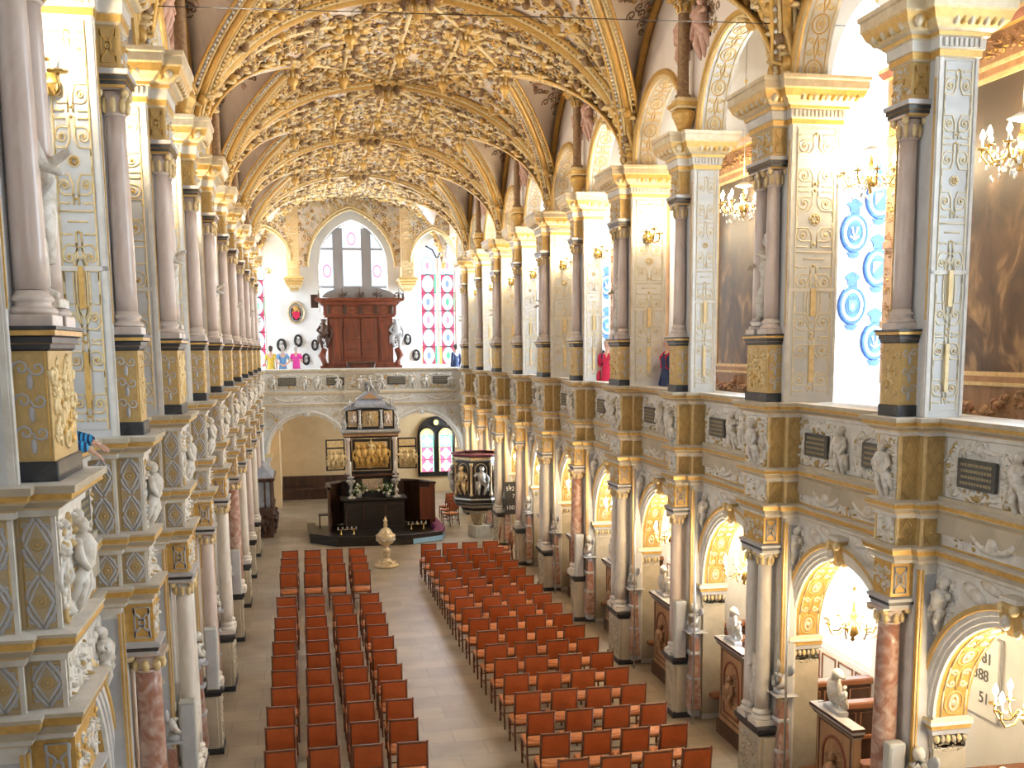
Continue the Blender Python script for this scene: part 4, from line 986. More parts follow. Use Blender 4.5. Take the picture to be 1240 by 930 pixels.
# corbels and strapwork arches in front of the end wall
def end_arch(cx, half, zs, k, zt, y0, y1, label, ext=.06):
    t = thing('end_arch', label, 'arch'); mb = MB(); H = pointed(0, half, zs, k)
    T = Matrix.Translation((cx, y0, 0)) @ Matrix.Rotation(-PI / 2, 4, 'Z') @ Matrix.Diagonal((-1, 1, 1, 1))
    mb.T = T; arch_wall(mb, 0, y1 - y0, -half - ext, half + ext, zs, zt, H, half, VAULT, PLAST, 24); mb.build('arch_web', t)
    mb = MB(); mb.T = T
    for o in (-.02, .1): mb.tube([(-.03, y, H(y) + o) for y in [half * math.sin(PI / 2 * (q / 14 - 1)) for q in range(29)]], .05, GOLDL, 6, False, (1, 0, 0))
    for q in range(-9, 10):
        y = half * q / 10; z = H(y) + .01 
        if abs(q) > 2: mb.tube([(.35 + .24 * math.cos(a), y + .16 * half / 2 * math.sin(a) * .8, H(max(-half, min(half, y + .13 * half / 2 * math.sin(a)))) - .02) for a in [2 * PI * i / 10 for i in range(10)]], .022, GOLDL, 4, True)
    mb.build('strapwork', t)
    mb = MB(); rng = random.Random(int(cx * 10))
    for _ in range(420):
        y = rng.uniform(-half - ext, half + ext); hz = H(y) if abs(y) < half else zs; z = rng.uniform(hz + .15, zt - .05) if hz + .2 < zt else None
        if z is None: continue
        mb.T = T; ribbon(mb, '-x', 0, spiral(y, z, rng.uniform(.06, .13), 1., rng.uniform(0, 6), rng.choice((-1, 1)), 8), .025, rng.choice((GOLD, GOLDL, W_, BROWN)), False, 1., 5)
    c = mb.build('stucco_relief', t); c['kind'] = 'stuff'
end_arch(2.35, 1.86, 10.0, 1.35, 13.2, 47.5, 47.75, 'central pointed stuccoed arch over the organ at the far end', .45)
end_arch(-1.25, 1.0, 10.2, 1.4, 13.4, 46.9, 48.2, 'left pointed arch with strapwork soffit beside the organ'); end_arch(5.85, 1.0, 10.2, 1.4, 13.4, 46.9, 48.2, 'right pointed arch with strapwork soffit over the stained glass')
for x, n in ((-.12, 'left'), (4.72, 'right')):
    t = thing('vault_corbel', f'gilt moulded wall corbel {n} of the organ', 'corbel', (x, 47.55, 9.25))
    mb = MB(); mb.box(-.26, .26, -.66, .64, .3, 3.9, OCHW); [crossk(mb, '-y', -.665, -.24, .24, z, z + .42, GOLDL, .02) for z in (1.05, 1.55, 2.05, 2.55, 3.05)]; crossk(mb, '-y', -.665, -.26, .26, .34, .64, GOLDL, .02); crossk(mb, '-y', -.665, -.26, .26, .66, .96, GOLDL, .02); mb.build('corbel_shaft', t)
    mb = MB(); mb.mold([(-.3, .64), (.3, .64), (.3, -.66), (-.3, -.66)], [(-.14, -.28), (-.1, -.2), (-.02, -.1), (.02, -.06), (.02, 0), (.06, .03), (.06, .12), (.12, .16), (.12, .22), (.0, .3)], [OCHRE, GOLDL, GOLDL, GOLD, GOLDL, GOLD, GOLDL, GOLD, GOLDL], True, -1); mb.build('corbel_mouldings', t)
slab('wall_west_top', .9, 3.85, -4.6, -4.2, 11.5, 14, PLAST, 'west wall behind the viewpoint above the great window')
slab('wall_west', XWL - 1, XWR + 1, -4.6, -4.2, 0, 6.2, PLAST, 'west wall behind the viewpoint below the great window')
slab('wall_west_left', XWL - 1, .9, -4.6, -4.2, 6.2, 14, PLAST, 'west wall behind the viewpoint, left of the great window'); slab('wall_west_right', 3.85, XWR + 1, -4.6, -4.2, 6.2, 14, PLAST, 'west wall behind the viewpoint, right of the great window')
# ------------------------------------------------------------------ chairs
def chair_meshes():
    w, d = .228, .21; L = {}
    for nm, x, y, h in (('a', -w + .02, -d, .97), ('b', w - .02, -d, .97)):
        mb = MB(); mb.tube([(x, y - .045, 0), (x, y, .44), (x, y - .0, .6), (x, y - .05, h)], [.016, .02, .02, .017], CHW, 6); mb.ell((x, y - .05, h), (.02, .02, .022), CHW, None, 6, 4); L[nm] = mb.mesh('rear_leg')
    for nm, x in (('c', -w + .02), ('d', w - .02)):
        mb = MB(); mb.lathe([(.014, 0), (.022, .03), (.016, .06), (.02, .12), (.024, .3), (.018, .36), (.024, .38), (.024, .43)], (x, d - .02, 0), CHW, 8); L[nm] = mb.mesh('front_leg')
    mb = MB(); mb.bbox(-w + .03, w - .03, -d - .035, -d + .0, .60, .625, CHW, .004); L['low'] = mb.mesh('lower_back_rail'); mb = MB()
    mb.prism([(-w + .015, .94), (w - .015, .94), (w - .02, .975), (-w + .02, .975)], 'y', -d - .065, -d - .03, CHW); L['rail'] = mb.mesh('back_rail')
    mb = MB(); n = 6; v = []; f = []
    for i in range(n + 1):
        for k in range(n + 1):
            x = -w + .035 + (2 * w - .07) * i / n; z = .625 + .318 * k / n; t = (z - .6) / .37; b = .018 * math.sin(PI * i / n) * math.sin(PI * k / n)
            v.append((x, -d - .016 - .045 * t - .012 - b, z))
    for i in range(n):
        for k in range(n): a = i * (n + 1) + k; f.append((a, a + 1, a + n + 2, a + n + 1))
    N = len(v); v2 = [(x, y + .034 + 2 * (-(y) - d - .028 - .045 * ((z - .6) / .37)), z) for x, y, z in v]
    mb.add(v, f, LEA, True); mb.add(v2, [q[::-1] for q in f], LEA, True)
    edge = [i * (n + 1) for i in range(n + 1)] + [n * (n + 1) + k for k in range(1, n + 1)] + [i * (n + 1) + n for i in range(n - 1, -1, -1)] + [k for k in range(n - 1, 0, -1)]
    E = len(edge); mb.add([v[i] for i in edge] + [v2[i] for i in edge], [(k, (k + 1) % E, E + (k + 1) % E, E + k) for k in range(E)], LEA); L['back'] = mb.mesh('backrest')
    mb = MB(); mb.bbox(-w, w, -d, d, .43, .475, SEAT, .014); mb.ell((0, 0, .472), (w * .93, d * .93, .02), SEAT, None, 12, 4); L['seat'] = mb.mesh('seat')
    mb = MB(); mb.box(-w + .01, w - .01, -d + .01, d - .01, .395, .432, CHW)
    for x in (-w + .02, w - .02): mb.tube([(x, -d - .02, .2), (x, d - .02, .2)], .011, CHW, 6)
    mb.tube([(-w + .02, 0, .2), (w - .02, 0, .2)], .011, CHW, 6); mb.tube([(-w + .02, d - .02, .28), (w - .02, d - .02, .28)], .011, CHW, 6); L['frame'] = mb.mesh('seat_frame')
    return L
CH = chair_meshes()
def make_chair(label, loc, rz=0., group=None):
    t = thing('church_chair', label, 'chair', loc, rz, group)
    link(CH['seat'], 'seat', t); link(CH['back'], 'backrest', t); link(CH['frame'], 'seat_frame', t); link(CH['rail'], 'back_rail', t); link(CH['low'], 'lower_back_rail', t)
    link(CH['a'], 'rear_leg', t); link(CH['b'], 'rear_leg', t); link(CH['c'], 'front_leg', t); link(CH['d'], 'front_leg', t); return t
chair0 = None
def ROWN(r, n): return f'{ORD[r]} from the viewpoint' if r else 'nearest the viewpoint'
def place_chair(label, loc, rz, group):
    global chair0
    if chair0 is None: chair0 = make_chair(label, loc, rz, group); return chair0
    return copy_tree(chair0, label, loc, rz, group)
rng = random.Random(11)
colsL = ['leftmost seat', 'second seat from the left', 'third seat from the left', 'aisle seat']; colsR = ['aisle seat', 'second seat from the aisle', 'third seat from the aisle', 'wall side seat']
rowsL = [14.44 + .945 * k for k in range(11)] + [26.5, 27.45, 28.42, 29.55]
for r, y in enumerate(rowsL):
    for c in range(4): place_chair(f'orange leather chair, {colsL[c]} of left block row {ROWN(r, 15)}', (-.47 + .607 * c + rng.uniform(-.02, .02), y + .30 - .02 * c + rng.uniform(-.02, .02), 0), rng.uniform(-.03, .03), 'chairs of the left block')
for r in range(18):
    for c in range(4): place_chair(f'orange leather chair, {colsR[c]} of right block row {ROWN(r, 18)}', (3.41 + .59 * c + rng.uniform(-.02, .02), 13.27 + .965 * r + .30 + rng.uniform(-.02, .02), 0), rng.uniform(-.03, .03), 'chairs of the right block')
for k, (x, y, a) in enumerate(((5.75, 30.55, 1.35), (5.85, 31.35, 1.2), (5.7, 32.3, 1.4))): place_chair(f'orange leather chair turned sideways before the pulpit, {ORD[k]} of three', (x, y, 0), a, 'chairs turned beside the pulpit')
for k, (x, y) in enumerate(((5.25, 38.6), (5.3, 39.5), (5.35, 40.4))): place_chair(f'church chair half hidden in the shade behind the pulpit, {ORD[k]} of three', (x, y, 0), .5, 'chairs behind the pulpit')

# ------------------------------------------------------------------ altar
AX, AY = 2.37, 37.9
t = thing('altar_step', 'black polygonal altar step with kneeling rim in the choir', 'step', (AX, 0, 0))
outer = [(-2.3, 38.4), (-2.25, 36.1), (-1.35, 35.15), (1.1, 35.0), (2.15, 35.5), (2.35, 36.4), (2.3, 38.6)]
mb = MB(); mb.prism(outer, 'z', 0, .2, EBON); mb.build('platform', t)
inner = [(x * .86, 36.9 + (y - 36.9) * .8) for x, y in outer]
mb = MB(); mb.mold(outer[:5], [(0, .2), (.02, .22), (.02, .33), (-.26, .33), (-.28, .2)], EBON, False, 1, False); mb.build('kneeling_rim', t)
mb = MB(); mb.mold(outer[4:], [(.0, .2), (.03, .24), (.03, .33), (-.3, .34), (-.32, .2)], PURP, False, 1, False); mb.build('purple_cushion', t)['label'] = 'purple velvet kneeling cushion'
mb = MB(); mb.mold([(1.12, 35.0), (2.15, 35.5), (2.35, 36.3)], [(.012, .02), (.012, .19)], BLUEC, False, 1, False); mb.build('blue_riser', t)['label'] = 'sky blue painted riser'
t = thing('altar_table', 'black altar table with moulded front in front of the altarpiece', 'altar', (AX, 37.45, .2))
mb = MB(); mb.bbox(-1.05, 1.05, -.38, .5, 0, 1.02, EBON); 
for a, b in ((-.98, -.4), (-.35, .35), (.4, .98)): ribbon(mb, '-y', -.385, [(a, .12), (b, .12), (b, .9), (a, .9)], .018, WOODD, True)
mb.build('body', t); mb = MB(); mb.mold([(-1.05, .5), (1.05, .5), (1.05, -.38), (-1.05, -.38)], [(0, 1.0), (.04, 1.02), (.1, 1.06), (.1, 1.11), (-.5, 1.115)], EBON, True, -1); mb.build('table_top', t)
t = thing('altarpiece', 'ebony and silver winged altarpiece with gilded crucifixion relief', 'altarpiece', (AX, AY, 0))
mb = MB(); mb.bbox(-.86, .86, -.1, .45, 1.2, 2.05, EBON); mb.mold([(-.86, .45), (-.86, -.1), (.86, -.1), (.86, .45)], [(0, 1.96), (.03, 1.98), (.08, 2.03), (.08, 2.08), (0, 2.09)], WOODD, False, 1); mb.build('predella', t)
mb = MB(); mb.bbox(-.37, .37, -.15, -.09, 1.5, 1.92, BRONZE); relief(mb, '-y', -.15, -.33, .33, 1.54, 1.88, PINK, 4, 4., 0, GOLD, None, .03); mb.build('predella_relief', t)['label'] = 'small pink and gold relief above the altar table'
mb = MB(); mb.bbox(-.84, .84, .05, .42, 2.05, 3.42, EBON); ribbon(mb, '-y', .04, [(-.68, 2.2), (.68, 2.2), (.68, 3.34), (-.68, 3.34)], .03, BRONZE, True); mb.build('centre_case', t)
mb = MB(); mb.box(-.57, .57, -.0, .06, 2.3, 3.22, GOLD); relief(mb, '-y', 0., -.55, .55, 2.32, 3.2, GOLD, 8, 3.2, 5, BRONZE, None, .06)
rel_fig(mb, '-y', face('-y', -.02), 0, 2.75, .5, GOLDL, random.Random(1)); mb.box(-.02, .02, -.05, 0, 2.6, 3.3, GOLD); mb.box(-.18, .18, -.05, 0, 3.12, 3.16, GOLD); mb.build('gilded_relief', t)['label'] = 'gilded relief crowded with figures'
for s in (-1, 1):
    mb = MB(); mb.lathe([(.1, 0), (.1, .06), (.07, .1), (.068, .8), (.06, 1.16), (.09, 1.2), (.1, 1.3)], (s * .82, -.06, 2.08), PINK, 12); mb.build('column', t)
    w = MB(); w.T = Matrix.Translation((s * .93, .0, 0)) @ Matrix.Rotation(-s * .12, 4, 'Z'); x0, x1 = sorted((0, s * .67))
    w.box(x0, x1, -.03, .03, 2.24, 3.34, EBON); wing = w.build('wing', t); wing['label'] = 'open wing of gilt relief panels in a black frame'
    g = MB(); g.T = w.T
    for z0, z1 in ((2.29, 3.0), (3.06, 3.29)): g.box(x0 + .05, x1 - .05, -.045, -.03, z0, z1, GOLDL); relief(g, '-y', -.045, x0 + .06, x1 - .06, z0 + .02, z1 - .02, GOLDL, int(z0 * 9 + s), 4., 3 if z1 - z0 > .5 else 0, BRONZE, None, .025)
    g.build('wing_relief', wing)
mb = MB(); mb.mold([(-.95, .42), (-.95, -.02), (.95, -.02), (.95, .42)], [(0, 3.38), (.02, 3.42), (.02, 3.5), (.06, 3.53), (.1, 3.58), (.1, 3.64), (0, 3.66)], [EBON, WOODL, EBON, SILV, SILV, LEAD], False, 1); mb.box(-.95, .95, -.02, .42, 3.38, 3.65, EBON); mb.build('entablature', t)
mb = MB(); mb.bbox(-.85, .85, .06, .4, 3.64, 4.42, EBON); 
for x0, x1, m in ((-.28, .28, BRONZE), (-.78, -.48, PINK), (.48, .78, PINK)):
    mb.box(x0, x1, .03, .07, 3.76, 4.3, GOLDL if m is PINK else BRONZE); relief(mb, '-y', .03, x0, x1, 3.78, 4.28, m, int(x0 * 30), 4.5, 1, GOLD, None, .03)
for s in (-1, 1): ribbon(mb, '-y', .2, [(s * .86, 3.7), (s * 1.0, 3.85), (s * .95, 4.1), (s * .86, 4.2)], .04, SILV, False, 1., 6)
mb.build('upper_storey', t)
for s in (-1, 1):
    mb = MB(); mb.lathe([(.07, 0), (.05, .05), (.045, .55), (.07, .62)], (s * .38, -.02, 3.72), SILV, 10); mb.build('silver_colonnette', t)
    mb = MB()
    for x, z, h in ((s * .38, 3.66, .28), (s * .92, 3.66, .34), (s * .72, 4.44, .3)): rel_fig(mb, '-y', face('-y', -.04), x, z, h, SILV, random.Random(int(x * 9)))
    mb.build('silver_figures', t)
    mb = MB(); mb.prism([(s * .35, 4.42), (s * .95, 4.3), (s * .9, 4.42), (s * .55, 4.62), (s * .35, 4.66)], 'y', -.02, .4, LEAD); mb.build('half_pediment', t)
mb = MB(); mb.mold([(-.5, .4), (-.5, -.1), (.5, -.1), (.5, .4)], [(0, 4.42), (.05, 4.46), (.05, 4.55), (-.08, 4.72), (-.5, 4.74)], LEAD, False, 1); mb.prism([(-.5, 4.72), (.5, 4.72), (0, 5.05)], 'y', -.08, .35, LEAD); mb.prism([(-.3, 4.75), (.3, 4.75), (0, 4.96)], 'y', -.1, -.07, WOODL); mb.build('pediment', t)
mb = MB(); relief(mb, '-y', -.02, -.36, .36, 4.95, 5.4, SILV, 77, 3.5, 1, None, None, .08); rel_fig(mb, '-y', face('-y', -.05), 0, 4.98, .5, SILV, random.Random(5)); mb.build('crowning_figures', t)
for s, n in ((-1, 'left'), (1, 'right')):
    t = thing('altar_candlestick', f'silver candlestick with tall white candle on the {n} of the altar', 'candlestick', (AX + s * .78, 37.2, 1.315))
    mb = MB(); mb.lathe([(.16, 0), (.17, .03), (.08, .07), (.05, .14), (.09, .2), (.1, .26), (.04, .34), (.05, .46), (.09, .52), (.04, .58), (.05, .68), (.12, .72), (.13, .76), (.05, .78)], (0, 0, 0), SILV, 14)
    for k in range(6): q = 2 * PI * k / 6; mb.ell((.13 * math.cos(q), .13 * math.sin(q), .02), (.05, .05, .05), SILV, None, 6, 4); mb.ell((.11 * math.cos(q), .11 * math.sin(q), .6), (.05, .05, .06), SILV, None, 6, 4)
    mb.build('candlestick_stem', t); mb = MB(); mb.lathe([(.034, 0), (.033, .5), (.01, .51)], (0, 0, .78), CANDLE, 10); mb.build('candle', t)
    t = thing('flower_bouquet', f'white and green flower bouquet beside the {n} altar candlestick', 'flowers', (AX + s * .5, 37.22, 1.315))
    v = MB(); v.lathe([(.06, 0), (.09, .08), (.07, .16), (.08, .2)], (0, 0, 0), SILV, 12); v.build('vase', t)
    r2 = random.Random(5 + s); g = MB(); fl = MB()
    for k in range(34):
        p = Vector((r2.gauss(0, .13), r2.gauss(0, .08), .32 + r2.gauss(0, .09))); g.ell(tuple(p), (.035, .035, .08), LEAF, rotm(r2), 6, 4)
        if k % 3 == 0:
            for q in range(5): a = 6.28 * q / 5; fl.ell((p.x + .03 * math.cos(a), p.y - .05, p.z + .03 * math.sin(a)), (.026, .02, .026), PETAL, None, 6, 4)
    g.build('leaves', t); fl.build('blossoms', t)
t = thing('altar_screen', 'curved dark wood choir screen wrapping behind the altar', 'screen', (AX, 0, 0))
mb = MB(); pts = [(-1.55, 36.9), (-1.55, 38.2), (-1.1, 38.7), (1.2, 38.7), (1.75, 38.3), (2.15, 37.5)]
for i in range(5):
    a, b = Vector(pts[i]), Vector(pts[i + 1]); d = (b - a).normalized(); nn = Vector((d.y, -d.x)) * .04
    mb.prism([tuple(a + nn), tuple(b + nn), tuple(b - nn), tuple(a - nn)], 'z', .2, 1.68, WOODD)
mb.mold(pts, [(.07, 1.68), (.09, 1.72), (.07, 1.78), (-.07, 1.78), (-.09, 1.72), (-.07, 1.68)], WOODD, False, 1, False); mb.build('screen_panels', t)
mb = MB(); mb.prism([(1.98, 37.45), (2.13, 37.42), (2.13, 37.5), (1.98, 37.53)], 'z', .2, 1.7, WOODR); mb.box(1.62, 2.14, 37.36, 37.4, .45, 1.6, WOODR); mb.build('end_panel', t)
t = thing('choir_bench', 'long dark wooden bench along the ochre wall left of the altar', 'bench', (0, 47.4, 0))
mb = MB(); mb.bbox(-.9, 1.9, -.5, .35, .38, .46, WOODD); mb.box(-.9, 1.9, -.46, -.42, .0, .4, WOODD); mb.build('seat', t); mb = MB(); mb.bbox(-.9, 1.9, .28, .36, .46, .95, WOODD); mb.build('backrest', t)
for x, y, n in ((1.35, 35.55, 'left'), (3.75, 36.1, 'right')):
    t = thing('altar_ornament', f'brass {n} floor candelabrum lying low on the altar step', 'candelabrum', (x, y, .33))
    mb = MB(); mb.tube([(-.32, 0, .16), (.32, .0, .19)], .015, BRASS, 6); 
    for k in range(5): xx = -.3 + .15 * k; mb.lathe([(.02, 0), (.035, .02), (.012, .05), (.03, .09), (.0, .12)], (xx, 0, .16), SILV, 8)
    for xx in (-.2, .22): mb.lathe([(.07, 0), (.02, .03), (.015, .16)], (xx, 0, 0), BRASS, 8)
    mb.build('stand', t)
t = thing('lower_step_table', 'small dark wooden lectern table at the left end of the altar step', 'table', (.75, 38.0, .2))
mb = MB(); mb.bbox(-.3, .2, -.2, .2, .45, .49, WOODD); mb.build('table_top', t)
for x in (-.26, .16):
    for y in (-.16, .16): mb = MB(); mb.box(x - .02, x + .02, y - .02, y + .02, 0, .45, WOODD); mb.build('leg', t)

# ------------------------------------------------------------------ font
t = thing('baptismal_font', 'tall brass baptismal font with covered bowl in the centre aisle', 'font', (2.33, 31.6, 0))
mb = MB(); mb.lathe([(.37, 0), (.38, .04), (.33, .07), (.30, .09), (.2, .15), (.13, .22), (.09, .28), (.12, .33), (.1, .38), (.13, .46), (.12, .52), (.06, .6), (.1, .65)], (0, 0, 0), BRONZE, 24)
for k in range(6): q = 2 * PI * k / 6; mb.ell((.22 * math.cos(q), .22 * math.sin(q), .13), (.06, .06, .05), BRONZE)
mb.build('foot', t)
mb = MB(); mb.lathe([(.08, .63), (.2, .70), (.27, .80), (.285, .88), (.29, .93)], (0, 0, 0), BRONZE, 24); 
for k in range(10): q = 2 * PI * k / 10; mb.ell((.25 * math.cos(q), .25 * math.sin(q), .82), (.05, .05, .05), SILV, None, 6, 4)
mb.build('bowl', t)
mb = MB(); mb.lathe([(.29, .92), (.30, .95), (.22, 1.0), (.17, 1.08), (.13, 1.14), (.05, 1.18), (.045, 1.22), (.07, 1.26), (.04, 1.3), (.05, 1.36), (.065, 1.4), (.03, 1.44), (.01, 1.52)], (0, 0, 0), BRONZE, 20); mb.build('cover', t)
# ------------------------------------------------------------------ pulpit
PX, PYY = 5.9, 36.15
t = thing('pulpit', 'octagonal ebony and silver pulpit with statuettes on the right arcade', 'pulpit', (PX, PYY, 0), .35)
def octo(r, n=8): return [(r * math.cos(2 * PI * k / n), r * math.sin(2 * PI * k / n)) for k in range(n)]
mb = MB(); mb.prism(octo(.86), 'z', 1.42, 2.72, EBON); mb.build('body', t)
mb = MB(); mb.mold(octo(.86), [(0, 2.68), (.03, 2.72), (.03, 2.8), (.09, 2.84), (.1, 2.9), (-.06, 2.9)], [SILV, BRONZE, EBON, WINE, WINE], True, 1, False); mb.prism(octo(.8), 'z', 2.74, 2.8, WINE); mb.build('rim', t)
mb = MB(); mb.mold(octo(.86), [(-.35, .86), (-.3, .92), (-.22, .95), (-.2, 1.05), (-.02, 1.12), (.02, 1.16), (.02, 1.22), (.05, 1.25), (.05, 1.36), (.03, 1.4), (0, 1.44)], [SILV, BRONZE, EBON, BRONZE, SILV, EBON, SILV, EBON, SILV, EBON], True, 1); mb.build('base_mouldings', t)
rg = random.Random(2)
for k in range(8):
    a = 2 * PI * (k + .5) / 8; ap = .86 * math.cos(PI / 8)
    mb = MB(); mb.T = Matrix.Rotation(a + PI / 2, 4, 'Z'); 
    mb.box(-.22, .22, -ap - .012, -ap + .01, 1.52, 2.62, BLACK); rel_fig(mb, '-y', face('-y', -ap - .02), 0, 1.55, .95, SILV if k % 2 else BRONZE, rg)
    ribbon(mb, '-y', -ap - .015, [(-.2, 1.54), (-.2, 2.4)] + [(-.2 * math.cos(q), 2.4 + .2 * math.sin(q)) for q in [PI * i / 8 for i in range(1, 8)]] + [(.2, 2.4), (.2, 1.54)], .015, BRONZE); f = mb.build('niche_figure', t); f['label'] = 'silvered statuette in a black niche'
    mb = MB(); c, s = math.cos(2 * PI * k / 8), math.sin(2 * PI * k / 8); mb.lathe([(.07, 0), (.07, .06), (.045, .1), (.042, .98), (.065, 1.04), (.07, 1.12)], (c * .87, s * .87, 1.5), BRONZE, 10); mb.build('corner_colonnette', t)
mb = MB(); mb.lathe([(.16, .38), (.1, .5), (.12, .6), (.2, .7), (.36, .84), (.5, .9)], (0, 0, 0), BRONZE, 12)
for k in range(4): q = 2 * PI * k / 4; mb.tube([(.12 * math.cos(q), .12 * math.sin(q), .42), (.24 * math.cos(q), .24 * math.sin(q), .6), (.3 * math.cos(q), .3 * math.sin(q), .82)], [.05, .04, .05], BRONZE, 6)
mb.build('stem', t); mb = MB(); mb.bbox(-.28, .28, -.28, .28, 0, .38, STONE); mb.build('foot_block', t)
# ------------------------------------------------------------------ hymn boards
def text(s, size, loc, rot, m, parent=None, name='lettering'):
    c = bpy.data.curves.new(name, 'FONT'); c.body = s; c.size = size; c.extrude = .003; c.materials.append(m); c.align_x = 'LEFT'
    o = bpy.data.objects.new(name, c); COL.objects.link(o); dg = bpy.context.evaluated_depsgraph_get(); me = bpy.data.meshes.new_from_object(o.evaluated_get(dg)); bpy.data.objects.remove(o); o = link(me, name); o.location = loc; o.rotation_euler = rot
    if parent: o.parent = parent
    return o
t = thing('hymn_board', 'black hymn board with white numbers on the pier right of the pulpit', 'hymn board', (6.57, 33.8, 0))
mb = MB(); mb.bbox(-.18, .18, -.03, .02, 1.08, 2.14, BOARDB); mb.build('board', t)
for s, z in (('592', 1.86), ('7', 1.62), ('100', 1.24)): text(s, .19, (-.155 if len(s) > 1 else .05, -.034, z), (PI / 2, 0, 0), SWHT, t, 'hymn_number')
t = thing('hymn_board', 'white hymn board with dark numbers on the white wall of the right aisle', 'hymn board', (XWR - .02, 11.33, 0))
mb = MB(); mb.bbox(-.02, .02, -.44, .44, 1.93, 2.97, GREY); mb.bbox(-.03, .0, -.42, .42, 1.95, 2.95, BOARDW); mb.build('board', t)
for s, y, z in (('2', .36, 2.62), ('381', .0, 2.62), ('388', .05, 2.40), ('101', .36, 2.12), ('51', -.08, 2.12)): text(s, .2, (-.035, y, z), (PI / 2, 0, -PI / 2), INK, t, 'hymn_number')
# ------------------------------------------------------------------ organ case
t = thing('organ_case', 'carved red brown wooden organ cabinet in the far gallery', 'organ', (2.55, 46.0, 0))
mb = MB(); mb.bbox(-1.35, 1.35, -.3, .7, 4.85, 8.0, WOODR); mb.bbox(-1.6, 1.6, -.42, .7, 4.85, 5.9, WOODR); mb.bbox(-1.7, 1.7, -.45, .72, 5.62, 5.78, WOODR); mb.build('case', t)
for x in (-1.0, 1.0):
    mb = MB(); mb.bbox(x - .22, x + .22, -.36, -.28, 5.9, 7.45, WOODR); ribbon(mb, '-y', -.365, [(x - .17, 5.98), (x + .17, 5.98), (x + .17, 7.38), (x - .17, 7.38)], .014, WOODD, True); mb.bbox(x - .26, x + .26, -.4, -.28, 7.45, 7.75, WOODR); relief(mb, '-y', -.4, x - .24, x + .24, 7.47, 7.73, WOODR, int(x * 5) + 20, 2., 0, None, None, .04); mb.build('pilaster', t)
for s in (-1, 1):
    mb = MB(); x = s * .36; mb.bbox(x - .33, x + .33, -.36, -.29, 6.15, 7.75, WOODR)
    for z0, z1 in ((6.25, 6.42), (6.48, 6.62), (6.75, 7.65)): ribbon(mb, '-y', -.365, [(x - .24, z0), (x + .24, z0), (x + .24, z1), (x - .24, z1)], .016, WOODD, True)
    ribbon(mb, '-y', -.367, [(x - .17, 6.85), (x - .17, 7.3)] + [(x - .17 * math.cos(q), 7.3 + .17 * math.sin(q)) for q in [PI * i / 8 for i in range(1, 8)]] + [(x + .17, 7.3), (x + .17, 6.85)], .016, WOODD, True); d = mb.build('door', t)
    k = MB(); k.ell((x - s * .28, -.38, 6.95), (.02, .02, .02), BRASS); k.build('knob', d)
mb = MB(); mb.mold([(-1.45, .7), (-1.45, -.4), (1.45, -.4), (1.45, .7)], [(0, 7.85), (.05, 7.9), (.05, 8.25), (.12, 8.3), (.2, 8.4), (.36, 8.47), (.38, 8.56), (0, 8.6)], [WOODR] * 7, False, 1); mb.box(-1.45, 1.45, -.4, .7, 7.8, 8.58, WOODR)
for x in (-.95, -.33, .33, .95): ribbon(mb, '-y', -.46, circ(x, 8.08, .24, .1), .02, WOODP, True)
for x in (-1.3, -.64, 0, .64, 1.3): mb.bbox(x - .06, x + .06, -.54, -.42, 7.92, 8.28, WOODD)
mb.build('cornice', t)
mb = MB(); mb.prism([(1.55 * math.cos(PI * k / 18), 8.58 + .5 * math.sin(PI * k / 18)) for k in range(19)], 'y', -.1, .7, GREYM, True); mb.build('dome', t)
for x, big in ((-1.7, 0), (-.72, 1), (0, 2), (.72, 1), (1.62, 1), (1.8, 0)):
    mb = MB(); h = .34 + .06 * big; mb.lathe([(.05, 0), (.07, .04), (.03, .08), (.05, .14), (.02, .2), (.01, h)], (x, -.55, 8.56), WOODD, 8)
    if big: relief(mb, '-y', -.53, x - .2, x + .2, 8.58, 8.82, WOODD, int(x * 10) + 50, 4., 0, None, None, .04)
    mb.build('finial', t)
for s in (-1, 1):
    mb = MB(); x = s * 1.5; rel_fig(mb, '-y', face('-y', -.3), x, 6.55, 1.15, WOODD if s < 0 else GREY, random.Random(8)); relief(mb, '-y', -.3, x - .17, x + .17, 6.5, 7.75, WOODD, 31, 2., 0, None, None, .08)
    mb.tube([(x, -.3, 6.5), (x + s * .14, -.34, 6.2), (x + s * .02, -.36, 5.9), (x, -.34, 5.78)], [.12, .17, .12, .15], WOODR, 8); mb.build('carved_figure', t)
mb = MB(); mb.box(-2.0, -1.7, .2, .26, 8.2, 8.75, WOODD); mb.build('side_bracket', t)
t = thing('organ_bench', 'dark wooden bench at the foot of the organ cabinet', 'bench', (2.5, 45.25, 4.85))
mb = MB(); mb.bbox(-.6, .6, -.16, .16, 1.05, 1.12, WOODD); mb.bbox(-.42, .42, .05, .12, .55, 1.05, WOODR); mb.build('seat', t)
for x in (-.52, .52): mb = MB(); mb.lathe([(.07, 0), (.05, .2), (.08, .5), (.05, .8), (.09, 1.05)], (x, 0, 0), WOODD, 8); mb.build('leg', t)
